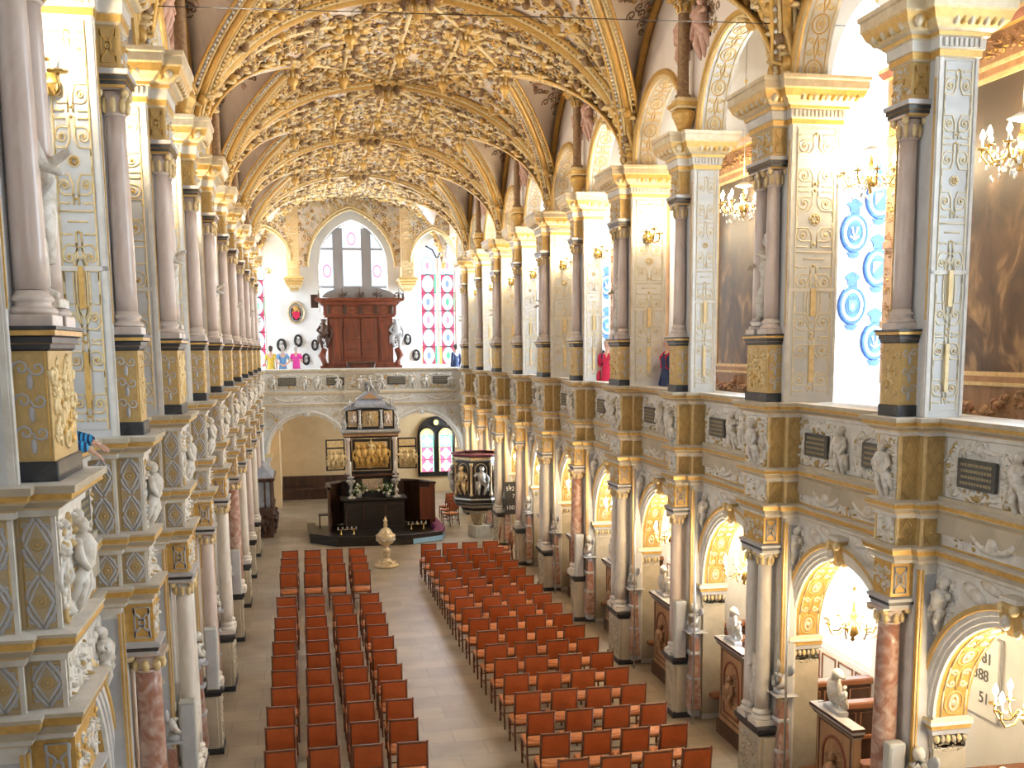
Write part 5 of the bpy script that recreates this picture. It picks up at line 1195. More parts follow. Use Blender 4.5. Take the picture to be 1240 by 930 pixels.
# ------------------------------------------------------------------ armorial ovals on the end wall
def plaque(x, z, rx, rz_, label, rich):
    rx *= .8; rz_ *= .8
    t = thing('oval_plaque', label, 'plaque', (x, 48.17, z), 0, 'oval armorial plaques')
    mb = MB(); mb.tube([(a, -.03, b) for a, b in circ(0, 0, rx * .9, rz_ * .9, 24)], rx * .12, BRONZE if rich else EBON, 6, True, (0, 1, 0)); mb.prism(circ(0, 0, rx * .9, rz_ * .9, 24), 'y', -.03, .02, EBON); mb.build('oval_frame', t)
    mb = MB(); relief(mb, '-y', -.03, -rx * .5, rx * .5, -rz_ * .5, rz_ * .6, GOLD if rich else SILV, int(x * 10), 3., 0, CRED if rich else GREY, None, .03)
    mb.prism([(-rx * .4, rz_ * .1), (rx * .4, rz_ * .1), (rx * .38, -rz_ * .3), (0, -rz_ * .6), (-rx * .38, -rz_ * .3)], 'y', -.06, -.03, CRED if rich else SILV); mb.ell((0, -.05, rz_ * .4), (rx * .3, .03, rz_ * .25), GOLD if rich else SILV)
    if rich:
        mb.tube([(a, -.05, b) for a, b in circ(0, 0, rx * .68, rz_ * .72, 24)], .02, GREY, 5, True, (0, 1, 0))
    mb.build('coat_of_arms', t)
plaque(-.08, 8.06, .47, .62, 'large oval gilt armorial plaque on the end wall left of the organ', True)
plaque(-.75, 6.68, .27, .36, 'small dark oval plaque lowest left on the end wall behind the visitors', False); plaque(-.03, 6.86, .24, .36, 'small dark oval plaque just below the large armorial plaque', False); plaque(.68, 6.66, .2, .32, 'small dark oval plaque nearest the left side of the organ', False); plaque(.28, 6.05, .22, .34, 'small dark oval plaque low behind the visitor in magenta', False)
plaque(4.76, 6.88, .22, .33, 'upper of two small dark oval plaques right of the organ', False); plaque(5.13, 6.18, .23, .33, 'lower of two small dark oval plaques right of the organ', False)
# ------------------------------------------------------------------ stained glass of the lower choir
o = bpy.data.objects.new('window_43', None); COL.objects.link(o); o.location = (5.9, 47.72, 0); struct(o, 'twin stained glass window low on the ochre wall right of the altar', 'window')
fr = MB(); g = MB(); le = MB()
fr.prism([(-.85, .75)] + [(.85, .75)] + [(.85, 2.6)] + [(.85 * math.cos(q), 2.6 + .85 * math.sin(q)) for q in [PI * i / 12 for i in range(1, 12)]] + [(-.85, 2.6)], 'y', .0, .07, EBON)
lit = []
for cx in (-.42, .42):
    h = .33; z0, z1 = .95, 2.62
    for k in range(3):
        za, zb = z0 + (z1 - z0) * k / 3, z0 + (z1 - z0) * (k + 1) / 3; zm = (za + zb) / 2
        cc = [(cx + .2 * math.cos(q) * (1 + .18 * math.cos(4 * q)), zm + .22 * math.sin(q) * (1 + .18 * math.cos(4 * q))) for q in [2 * PI * i / 24 for i in range(24)]]
        bx = [(cx + (h - .07) * max(-1, min(1, 1.45 * math.cos(q))), zm + (zb - za) / 2 * max(-1, min(1, 1.45 * math.sin(q)))) for q in [2 * PI * i / 24 for i in range(24)]]
        g.add([(a, -.02, b) for a, b in cc] + [(a, -.02, b) for a, b in bx], [(i, (i + 1) % 24, 24 + (i + 1) % 24, 24 + i) for i in range(24)], GRED if k < 2 else GGRN); g.add([(a, -.02, b) for a, b in cc], [tuple(range(24))], GCL)
        le.tube([(a, -.03, b) for a, b in cc], .012, IRON, 4, True, (0, 1, 0)); le.box(cx - h, cx + h, -.035, -.015, za - .012, za + .012, IRON)
        for e, m in ((-1, GYEL), (1, GGRN)): a, b = sorted((cx + e * h, cx + e * (h - .07))); g.add([(a, -.02, za), (b, -.02, za), (b, -.02, zb), (a, -.02, zb)], [(0, 1, 2, 3)], m)
    g.add([(cx - h, -.02, z1), (cx + h, -.02, z1)] + [(cx + h * math.cos(q), -.02, z1 + h * math.sin(q)) for q in [PI * i / 10 for i in range(1, 10)]], [tuple(range(11))], GYEL)
    le.tube([(cx + .2 * math.cos(q), -.03, z1 + .1 + .16 * math.sin(q)) for q in [2 * PI * i / 16 for i in range(16)]], .02, SBLU, 4, True, (0, 1, 0))
    fr.tube([(cx - h, -.03, z0), (cx - h, -.03, z1)] + [(cx - h * math.cos(q), -.03, z1 + h * math.sin(q)) for q in [PI * i / 10 for i in range(1, 10)]] + [(cx + h, -.03, z1), (cx + h, -.03, z0)], .04, EBON, 6, True, (0, 1, 0))
g.add([(a, -.02, b) for a, b in circ(0, 3.18, .13, .15, 12)], [tuple(range(12))], GYEL); fr.tube([(a, -.03, b) for a, b in circ(0, 3.18, .13, .15, 12)], .03, EBON, 6, True, (0, 1, 0))
lit = g; fr.build('window_frame', o); g.build('stained_glass', o); le.build('lead_bars', o)
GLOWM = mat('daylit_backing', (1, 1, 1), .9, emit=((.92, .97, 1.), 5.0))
mb = MB()
for cx in (-.42, .42): mb.prism([(cx - .33, .95), (cx + .33, .95), (cx + .33, 2.62)] + [(cx + .33 * math.cos(q), 2.62 + .33 * math.sin(q)) for q in [PI * i / 10 for i in range(1, 10)]] + [(cx - .33, 2.62)], 'y', -.012, -.004, GLOWM)
mb.prism(circ(0, 3.18, .13, .15, 12), 'y', -.012, -.004, GLOWM); mb.build('daylight', o)
# ------------------------------------------------------------------ dark carved stall with roof on the left
t = thing('carved_stall', 'dark carved closed stall with grey hipped roof against the left arcade', 'stall', (-1.35, 38.6, 0))
mb = MB(); mb.bbox(-.45, .24, -1.1, 1.1, .0, .98, WOODD); relief(mb, '-y', -1.1, -.4, .2, .08, .9, WOODD, 3, 1.6, 1, None, None, .08); relief(mb, '+x', .24, -1., 1., .08, .9, WOODD, 4, 1.2, 3, None, None, .1); mb.bbox(-.5, .3, -1.16, 1.16, .96, 1.06, WOODD); mb.build('base', t)
mb = MB(); mb.bbox(-.42, .2, -1.05, 1.05, 1.06, 2.0, LEAD)
for y in (-1.05, -.55, 0, .55, 1.05): mb.lathe([(.05, 0), (.035, .08), (.03, .85), (.05, .92)], (.22, y, 1.07), WOODD, 8)
for x in (-.3, 0., .2): mb.lathe([(.05, 0), (.03, .08), (.03, .85), (.05, .92)], (x, -1.08, 1.07), WOODD, 8)
mb.build('glazed_case', t)
mb = MB(); mb.mold([(-.5, 1.15), (.28, 1.15), (.28, -1.15), (-.5, -1.15)], [(0, 1.96), (.06, 2.0), (.08, 2.08), (0, 2.1)], WOODD, True, -1); mb.build('cornice', t)
mb = MB(); v = [(-.5, -1.15, 2.1), (.3, -1.15, 2.1), (.3, 1.15, 2.1), (-.5, 1.15, 2.1), (-.45, -.7, 2.5), (-.05, -.7, 2.5), (-.05, .7, 2.5), (-.45, .7, 2.5)]; mb.add(v, [(0, 1, 5, 4), (1, 2, 6, 5), (2, 3, 7, 6), (3, 0, 4, 7), (4, 5, 6, 7), (3, 2, 1, 0)], LEAD); mb.build('roof', t)
# ------------------------------------------------------------------ paintings on the right gallery wall
def painting(side, c, w, z0, z1, seed, label):
    s = 1 if side == 'right' else -1; X = (XWR if s > 0 else XWL) - s * .01
    t = thing('framed_painting', label, 'painting', (X, c, 0), 0, f'{side} gallery paintings', side == 'left')
    pm = painting_mat(f'dark_history_canvas_{seed}', seed, 0); mb = MB(); mb.box(-.06, -.03, -w, w, z0, z1, pm); mb.build('canvas', t)
    mb = MB()
    # inner gold fillet and heavy carved frame
    for (a, b, d, m) in ((0, .05, .1, GOLDL), (.05, .12, .14, WOODL), (.12, .16, .17, GOLDL)):
        for q in ((-w - b, -w - a, z0 - a, z1 + a), (w + a, w + b, z0 - a, z1 + a)): mb.box(-d, -.0, q[0], q[1], q[2] - (b - a), q[3] + (b - a), m)
        for q in ((z0 - b, z0 - a), (z1 + a, z1 + b)): mb.box(-d, -.0, -w - b, w + b, q[0], q[1], m)
    mb.build('inner_frame', t)
    mb = MB()
    for s2 in (-1, 1):
        y0, y1 = sorted((s2 * (w + .16), s2 * (w + .38))); mb.box(-.16, 0, y0, y1, z0 - .2, z1 + .2, WOODL)
        for k in range(7): za = z0 + (z1 - z0) * k / 7; relief(mb, '-x', -.16, y0 + .02, y1 - .02, za + .05, za + (z1 - z0) / 7 - .05, WOODL, k + 3, 2.2, 0, GOLD, None, .05)
        for zz in (z0 + .6, (z0 + z1) / 2, z1 - .3): mb.bbox(-.19, 0, y0 - .01, y1 + .01, zz - .05, zz + .05, WOODL, .01)
    mb.box(-.18, 0, -w - .4, w + .4, z1 + .16, z1 + .5, WOODL); relief(mb, '-x', -.18, -w - .3, w + .3, z1 + .2, z1 + .46, WOODL, 5, 2.6, 0, GOLD, None, .07)
    mb.mold([(0, w + .4), (-.18, w + .4), (-.18, -w - .4), (0, -w - .4)], [(0, z1 + .48), (.05, z1 + .5), (.1, z1 + .58), (.1, z1 + .63), (0, z1 + .64)], [GOLD, WOODR, GOLDL, WOODR], False, 1)
    mb.box(-.14, 0, -w - .38, w + .38, z0 - .62, z0 - .16, WOODL)
    for k in range(3):
        y = -w + 2 * w * (k + .5) / 3; F = face('-x', -.14); r4 = random.Random(k + 40)
        for i in range(46):
            a = PI * r4.random(); m = r4.choice((WOODL, WOODL, WOODP)); rel_blob(mb, '-x', F, y - .5 * math.cos(a) + r4.gauss(0, .02), z0 - .24 - .22 * math.sin(a) + r4.gauss(0, .03), r4.uniform(.04, .08), .03, .05, m, r4.uniform(0, 3))
        for s2 in (-1, 1): relief(mb, '-x', -.14, y + s2 * .52 - .06, y + s2 * .52 + .06, z0 - .56, z0 - .2, WOODL, k + 70, 4., 0, None, None, .05)
    mb.box(-.2, 0, -w - .42, w + .42, z0 - .7, z0 - .62, WOODR); mb.build('carved_frame', t)
for k, c in enumerate((11.4, 17.95, 24.8, 31.85)): painting('right', c, 1.62 if k == 2 else 1.85, 6.12, 9.45, k + 2.3, f'large dark history painting in a carved gilt frame, {ORD[k]} along the right gallery wall')
for k, c in enumerate((11.4, 17.95, 25.0, 31.85)): painting('left', c, 1.85, 6.12, 9.45, k + 9.3, f'large dark painting in a carved frame, {ORD[k]} along the left gallery wall')
# ------------------------------------------------------------------ painted shields in the window recesses
def shield(X, Y, z, s, label, kind):
    t = thing('painted_shield', label, 'shield', (X, Y, z), 0, 'blue painted shields')
    mb = MB(); mb.prism(circ(0, 0, .23 * s, .3 * s, 24), 'y', -.015, 0, SLBL); mb.tube([(a, -.02, b) for a, b in circ(0, 0, .2 * s, .27 * s, 24)], .035 * s, SWHT, 5, True, (0, 1, 0)); mb.tube([(a, -.012, b) for a, b in circ(0, 0, .26 * s, .33 * s, 24)], .04 * s, SBLU, 5, True, (0, 1, 0)); mb.build('oval_field', t)
    mb = MB(); mb.prism(circ(0, 0, .14 * s, .19 * s, 18), 'y', -.025, -.014, SBLU); 
    if kind == 0: mb.prism([(-.08 * s, .1 * s), (.09 * s, .1 * s), (.07 * s, -.08 * s), (0, -.13 * s), (-.07 * s, -.08 * s)], 'y', -.034, -.024, SLBL); mb.prism(circ(0, -.01, .03 * s, .05 * s, 8), 'y', -.04, -.034, SWHT)
    elif kind == 1: mb.prism([(-.09 * s, .11 * s), (.09 * s, .11 * s), (-.09 * s, -.1 * s)], 'y', -.034, -.024, SWHT)
    else: mb.tube([(-.06 * s, -.03, .1 * s), (0, -.03, -.1 * s), (.06 * s, -.03, .1 * s)], .02 * s, SWHT, 5); mb.tube([(-.09 * s, -.03, -.06 * s), (0, -.03, -.12 * s), (.09 * s, -.03, -.06 * s)], .018 * s, SWHT, 5)
    mb.build('charge', t)
    mb = MB(); mb.prism([(-.09 * s, .32 * s), (.09 * s, .32 * s), (.1 * s, .46 * s), (.17 * s, .53 * s), (.08 * s, .6 * s), (0, .64 * s), (-.08 * s, .6 * s), (-.17 * s, .53 * s), (-.1 * s, .46 * s)], 'y', -.02, 0, SBLU)
    mb.box(-.1 * s, .1 * s, -.012, 0, .2 * s, .36 * s, SBLU)
    for e in (-1, 1): mb.tube([(a, -.015, b) for a, b in spiral(e * .15 * s, .33 * s, .07 * s, 1., 0 if e > 0 else PI, e, 12)], .018 * s, SWHT, 5, False, (0, 1, 0))
    mb.build('crest', t); mb = MB(); mb.prism([(-.14 * s, -.36 * s), (.14 * s, -.36 * s), (.08 * s, -.46 * s), (0, -.48 * s), (-.08 * s, -.46 * s)], 'y', -.018, 0, SBLU); mb.build('lower_ornament', t)
for w, c in enumerate((14.75, 21.6, 28.45)):
    n = ('nearest', 'middle', 'farthest')[w]
    for k, (x, z) in enumerate(((8.52, 8.17), (8.93, 8.68), (8.93, 7.64), (8.52, 7.06), (8.93, 6.5))):
        shield(x, c + WH - .003, z, .82, f'blue and white painted coat of arms in the {n} right recess, {("upper left", "topmost right", "middle right", "lower left", "lowest right")[k]}', (2, 1, 1, 0, 2)[k])
# ------------------------------------------------------------------ lights: brass chandeliers, crystal chandeliers, sconces
LAMPS = []
def flame(mb, x, y, z, s=1.):
    s *= 1.35; mb.lathe([(.004, 0), (.018 * s, .02), (.022 * s, .045), (.012 * s, .085), (.002, .115)], (x, y, z), BULB, 8)
def brass_meshes(n, R):
    st = MB(); st.lathe([(.012, .0), (.03, .02), (.02, .06), (.07, .1), (.095, .17), (.07, .24), (.03, .28), (.05, .34), (.025, .4), (.015, .5), (.012, .52)], (0, 0, -.2), BRASS, 12)
    ar = []; 
    for k in range(n):
        a = 2 * PI * k / n; c, s = math.cos(a), math.sin(a); mb = MB(); P = lambda r, z: (c * r, s * r, z)
        mb.tube([P(.03, .0), P(R * .35, .03), P(R * .55, -.08), P(R * .85, -.1), P(R, -.02), P(R, .04)], .012, BRASS, 6); mb.lathe([(.015, 0), (.06, .015), (.062, .022)], P(R, .04), BRASS, 10); mb.lathe([(.016, 0), (.015, .09)], P(R, .055), CANDLE, 8); ar.append(mb.mesh('arm'))
    bl = []
    for k in range(n): a = 2 * PI * k / n; mb = MB(); flame(mb, math.cos(a) * R, math.sin(a) * R, .145); bl.append(mb.mesh('candle_bulb'))
    return st.mesh('stem'), ar, bl
BC = brass_meshes(8, .33); GC = brass_meshes(10, .38)
def chandelier(label, group, ms, loc, rod, crystal=False, energy=12):
    t = thing('chandelier', label, 'chandelier', loc, 0, group); link(ms[0], 'stem', t)
    for a, b in zip(ms[1], ms[2]): q = link(a, 'arm', t); link(b, 'candle_bulb', q)
    mb = MB(); mb.tube([(0, 0, .3), (0, 0, rod)], .009, STEEL, 6); mb.ell((0, 0, rod * .6), (.025, .025, .04), BRASS); mb.lathe([(.05, 0), (.03, .05)], (0, 0, rod - .05), BRASS, 10); mb.build('suspension_rod', t)
    if crystal:
        mb = MB(); rr = random.Random(3)
        for k in range(90): a = rr.uniform(0, 6.28); r = rr.uniform(.1, .42); mb.ell((r * math.cos(a), r * math.sin(a), rr.uniform(-.26, .06)), (.014, .014, .03), SWHT, None, 6, 4)
        mb.lathe([(.02, .3), (.16, .34), (.05, .4)], (0, 0, 0), SWHT, 12); mb.build('crystal_drops', t)
    LAMPS.append(((loc[0], loc[1], loc[2] + .2), energy, .3))
for j in range(0, 10):
    y = PY(j) + HB; top = ZS + RA - 2.92
    chandelier(f'brass candle chandelier hanging in the right arcade arch, {ORD[j]} from the front', 'arcade chandeliers', BC, (6.83, y, 2.88), top + .0, False, 70)
for q, (x, y, z) in enumerate(((7.55, 10.4, 8.45), (7.4, 13.2, 8.6), (7.65, 17.9, 8.85), (7.45, 22.6, 8.8), (7.45, 27.2, 8.8), (7.45, 31.6, 8.8), (7.45, 36.2, 8.8))):
    chandelier(f'crystal chandelier hanging in the right gallery, {ORD[q]} from the front', 'gallery chandeliers', GC, (x, y, z), 12.3 - z, True, 95)
def sconce_meshes():
    mb = MB(); mb.lathe([(.07, 0), (.09, .02), (.03, .05)], (0, 0, 0), BRASS, 12); mb.T = None
    pl = MB(); pl.T = Matrix.Rotation(PI / 2, 4, 'X'); pl.lathe([(.09, 0), (.1, .015), (.05, .03), (.03, .05)], (0, 0, 0), BRASS, 14)
    ar = []; bl = []
    for x, y, z in ((-.13, -.3, .05), (.0, -.36, .1), (.13, -.3, .02)):
        a = MB(); a.tube([(0, -.04, 0), (x * .5, -.12, -.12), (x, y * .9, -.1), (x, y, z - .04), (x, y, z)], .014, BRASS, 6); a.lathe([(.02, 0), (.085, .012), (.09, .025)], (x, y, z), BRASS, 12); a.lathe([(.02, 0), (.019, .12)], (x, y, z + .02), CANDLE, 8); ar.append(a.mesh('arm'))
        b = MB(); flame(b, x, y, z + .14, 1.3); bl.append(b.mesh('candle_bulb'))
    return pl.mesh('wall_plate'), ar, bl
SC = sconce_meshes()
def sconce(side, j, u, z, label):
    s = 1 if side == 'right' else -1; x = (XR if s > 0 else XL) + s * u; y = PY(j) - (.5 if j % 2 == 0 else .36) - .035
    t = thing('wall_sconce', label, 'sconce', (x, y, z), 0, f'{side} gallery sconces'); link(SC[0], 'wall_plate', t)
    for a, b in zip(SC[1], SC[2]): q = link(a, 'arm', t); link(b, 'candle_bulb', q)
    LAMPS.append(((x, y - .32, z + .22), 30 if side == 'left' else 24, .09))
for j in range(1, 11): sconce('left', j, .56 if j % 2 else .6, 8.72, f'three armed brass candle sconce on the {ORD[j]} pier of the left gallery')
for j in range(4, 11): sconce('right', j, .5, 8.55, f'three armed brass candle sconce on the {ORD[j - 1]} pier of the right gallery')
t = thing('wall_sconce', 'bright brass sconce beside the left window of the end wall', 'sconce', (-1.15, 46.85, 9.75)); link(SC[0], 'wall_plate', t)
for a, b in zip(SC[1], SC[2]): q = link(a, 'arm', t); link(b, 'candle_bulb', q)
LAMPS.append(((-1.15, 46.4, 9.95), 40, .09))
# ------------------------------------------------------------------ pews and bench ends in the right aisle
def pew_meshes():
    e = MB(); e.bbox(-.05, .05, -.5, .5, .25, 1.55, WOODL); ribbon(e, '-x', -.052, [(-.3, .45), (-.3, 1.05)] + [(-.3 * math.cos(q), 1.05 + .3 * math.sin(q)) for q in [PI * i / 10 for i in range(1, 10)]] + [(.3, 1.05), (.3, .45)], .03, WOODR, True); ribbon(e, '-x', -.052, [(-.42, .35), (.42, .35), (.42, 1.48), (-.42, 1.48)], .02, WOODD, True)
    relief(e, '-x', -.05, -.22, .22, .55, 1.2, WOODL, 8, 1.3, 1, None, None, .04); e.box(-.08, .08, -.55, .55, .0, .25, WOODD); e.mold([(.05, .5), (-.05, .5), (-.05, -.5), (.05, -.5)], [(0, 1.5), (.03, 1.53), (.06, 1.58), (.08, 1.62), (.08, 1.66), (0, 1.67)], [GREY, WOODD, GREY, WOODD, GREY], False, 1); e.box(-.05, .05, -.5, .5, 1.5, 1.66, GREY)
    b = MB(); b.bbox(.06, 1.3, .42, .48, .0, 1.6, WOODD); b.bbox(.05, 1.32, .36, .54, 1.58, 1.66, WOODP, .02)
    for x in (.15, .55, .95): ribbon(b, '-y', .418, [(x, .75), (x + .32, .75), (x + .32, 1.5), (x, 1.5)], .015, WOODP, True)
    s = MB(); s.bbox(.06, 1.3, .0, .42, .42, .48, WOODP); r = MB(); r.bbox(.06, 1.3, -.5, -.44, 0, 1.15, WOODD); r.bbox(.05, 1.3, -.56, -.36, 1.13, 1.18, WOODP)
    return e.mesh('bench_end'), b.mesh('backrest'), s.mesh('seat'), r.mesh('book_rest')
PW = pew_meshes()
def group_statue():
    mb = MB(); mb.bbox(-.07, .07, -.22, .22, 0, .06, GREY); rel_fig(mb, '-x', face('-x', .06), .05, .05, .5, REL, random.Random(4), .05); rel_fig(mb, '-x', face('-x', .07), -.13, .05, .33, REL, random.Random(6), 0.)
    mb.tube([(-.02, .02, .45), (-.05, -.12, .56), (-.02, -.24, .52)], [.05, .07, .02], REL, 6); mb.ell((.0, .05, .28), (.1, .12, .2), REL); return mb.mesh('statuette')
GS = group_statue()
for j in range(0, 7):
    y = PY(j) + HB + .15
    t = thing('church_pew', f'tall dark pew with carved end panel in the right aisle, {ORD[j]} arch from the front', 'pew', (6.76, y, 0), 0, 'right aisle pews')
    for me, n in zip(PW, ('bench_end', 'backrest', 'seat', 'book_rest')): link(me, n, t)
    t = thing('church_pew', f'plain dark pew behind the carved one in the right aisle, {ORD[j]} arch from the front', 'pew', (6.72, y + .95, 0), 0, 'right aisle rear pews')
    for me, n in zip(PW[1:], ('backrest', 'seat', 'book_rest')): link(me, n, t)
    tag(link(GS, 'statuette', None, (6.76, y + .1, 1.67)), f'carved pair of figures standing on the pew end in the {ORD[j]} right arch', 'statuette', 'pew end statuettes')
mb = MB(); mb.box(7.4, 8.05, -2, 44, 0, 1.62, PLAST); 
# wainscot under the aisle windows
for side, x in (('right', XWR - .02), ('left', XWL + .02)):
    s = 1 if side == 'right' else -1
    for k, c in enumerate((14.75, 21.6, 28.45)):
        mb = MB(); a, b = sorted((x, x - s * .03)); mb.box(a, b, c - 1.1, c + 1.1, .2, 1.7, PLAST)
        for q in range(4):
            y = c - 1.0 + .52 * q; d = x - s * .035; ribbon(mb, '-x' if s > 0 else '+x', d, [(y, 1.1), (y + .42, 1.1), (y + .42, 1.6), (y, 1.6)], .025, WOODP, True)
        struct(mb.build(f'trim_{side}_{k + 1}'), f'panelled wainscot below the {ORD[k]} {side} aisle window', 'wainscot')
# column loudspeakers
for side, j in (('right', 1), ('right', 3), ('right', 5), ('left', 2), ('left', 3), ('left', 5)):
    x, y, _ = side_xy(side, j); s = 1 if side == 'right' else -1
    t = thing('column_loudspeaker', f'slim grey column loudspeaker before the {ordinal(j, side)} lower pier on the {side}', 'loudspeaker', (x + s * .1, y - .22 - (.19 if j % 2 == 0 else 0), 1.1), 0, 'column loudspeakers')
    mb = MB(); mb.bbox(-.1, .1, -.07, .07, 0, 1.0, SPK, .012); mb.build('cabinet', t); mb = MB(); mb.bbox(-.08, .08, -.078, -.068, .04, .96, GREY, .004); mb.build('grille', t)
for side, j in (('right', 2), ('right', 4), ('right', 6), ('right', 3)):
    x, y, _ = side_xy(side, j); tag(link((lambda mb: (mb.tube([(0, 0, 0), (0, 0, 4.05)], .018, STEEL, 8), mb.mesh('cable_conduit'))[1])(MB()), 'cable_conduit', None, (x + .22, y - .5 - (.2 if j % 2 == 0 else .1), 0)), f'thin grey steel conduit running up beside the {ordinal(j, side)} lower pier on the right', 'pipe', 'steel conduits')
t = MB(); t.tube([(-1.7, 13.9, 10.5), (8.05, 13.9, 10.7)], .006, IRON, 6); tag(t.build('tie_rod'), 'thin dark tie rod crossing the nave below the vault', 'rod')
# terms on the jambs of the right and left arches
def term_meshes():
    p = MB(); p.mold([(.07, .1), (-.07, .1), (-.07, -.1), (.07, -.1)], [(0, .1), (.0, .2), (-.03, .22), (.02, 1.5), (.05, 1.54), (.05, 1.58), (-.1, 1.6)], [GREY, GREY, REDM, GREY, GREY, GREY], True, -1)
    for z in (.75, 1.2): p.bbox(-.1, .08, -.11, .11, z, z + .05, GREY)
    f = MB(); f.tube([(0, 0, 1.58), (-.02, 0, 1.72), (0, 0, 1.88), (0, 0, 1.95)], [.1, .09, .12, .05], REL, 8); f.ell((-.02, 0, 2.02), (.07, .07, .085), REL)
    for e in (-1, 1): f.tube([(0, e * .1, 1.9), (-.06, e * .17, 1.78), (-.1, e * .06, 1.7)], [.045, .04, .03], REL, 6); f.ell((.03, e * .2, 1.98), (.03, .14, .07), GREY, Matrix.Rotation(e * .6, 3, 'X'))
    f.ell((-.03, 0, 1.64), (.1, .12, .07), CBLUE if False else GREY); return p.mesh('tapered_pillar'), f.mesh('winged_bust')
TM = term_meshes()
for side in ('right', 'left'):
    for j in range(0, 10):
        x, y, _ = bay_loc(side, j); s = 1 if side == 'right' else -1
        t = thing('marble_term', f'winged bust on red marble term at the far jamb of the {ORD[j]} {side} arch', 'statue', (x + s * .30, y + RA - .0, 0), 0, f'{side} arch terms', side == 'left')
        link(TM[0], 'tapered_pillar', t); link(TM[1], 'winged_bust', t)
# ------------------------------------------------------------------ figures
def hand_joints(J, Ed, wi, w, d, up, side, spread=1., curl=.25):
    """palm and five fingers grown from wrist index wi at w, pointing along d, back of the hand towards up"""
    d = Vector(d).normalized(); up = Vector(up).normalized(); lat = d.cross(up).normalized() * side
    w = Vector(w); pc = w + d * .05; J.append((*pc, .028, .016)); pi = len(J) - 1; Ed.append((wi, pi))
    for k, (o, L) in enumerate(((-.038, .062), (-.0125, .078), (.0125, .074), (.037, .056))):
        b = w + d * .092 + lat * o; J.append((*b, .0082, .0082)); Ed.append((pi, len(J) - 1))
        m = b + d * (L * .5) - up * (curl * L * .3); J.append((*m, .0075, .0075)); Ed.append((len(J) - 2, len(J) - 1))
        t = m + d * (L * .45) - up * (curl * L * .8); J.append((*t, .0062, .0062)); Ed.append((len(J) - 2, len(J) - 1))
    b = w + d * .035 - lat * .04; J.append((*b, .011, .011)); Ed.append((pi, len(J) - 1)); t = b + d * .045 - lat * .02 - up * .01; J.append((*t, .009, .009)); Ed.append((len(J) - 2, len(J) - 1))
def figure(arms, lean=0., legs=(0, 0), head=(0, 0), hands=True, nude=True):
    """skeleton facing +y, about 1.75 m; arms = ((elbow, wrist, hand dir), ...) for -x and +x side"""
    L = lambda x, y, z: (x, y + lean * max(0, z - .95), z)
    J = [(0, 0, .95, .145, .10), (*L(0, .01, 1.12), .125, .09), (*L(0, .0, 1.32), .155, .105), (*L(0, 0, 1.46), .075, .065), (*L(0, .01, 1.53), .05, .05), (*L(head[0] * .3, .02, 1.61), .07, .08), (*L(head[0], .02 + head[1], 1.69), .078, .09), (*L(head[0], .015 + head[1], 1.75), .05, .06)]
    E = [(0, 1), (1, 2), (2, 3), (3, 4), (4, 5), (5, 6), (6, 7)]
    J.append((*L(head[0], .115 + head[1], 1.66), .011, .011)); E.append((6, 8))
    for s in (-1, 1): J.append((*L(head[0] + s * .083, .02 + head[1], 1.665), .012, .02)); E.append((6, len(J) - 1))
    parts = {'arm': [], 'leg': []}
    for s, a in zip((-1, 1), arms):
        J.append((*L(s * .175, 0, 1.42), .062, .06)); i = len(J) - 1; E.append((2, i))
        J.append((*a[0], .042, .042)); E.append((i, i + 1)); J.append((*a[1], .027, .024)); E.append((i + 1, i + 2)); parts['arm'].append((i, i + 1, i + 2))
        if hands: hand_joints(J, E, i + 2, a[1], a[2], a[3] if len(a) > 3 else (0, -.2, 1), s)
    for s, k in zip((-1, 1), legs):
        J.append((s * .095, 0, .88, .09, .09)); i = len(J) - 1; E.append((0, i)); J.append((s * .105, k * .5 + .02, .49, .06, .06)); E.append((i, i + 1)); J.append((s * .11, k, .09, .042, .042)); E.append((i + 1, i + 2)); J.append((s * .125, k + .15, .035, .036, .03)); E.append((i + 2, i + 3)); parts['leg'].append((i, i + 1, i + 2, i + 3))
    return J, E, parts
def sub(J, idx, edges, grow):
    m = {a: k for k, a in enumerate(idx)}; return [(*J[a][:3], J[a][3] + grow, J[a][4] + grow) for a in idx], [(m[a], m[b]) for a, b in edges]
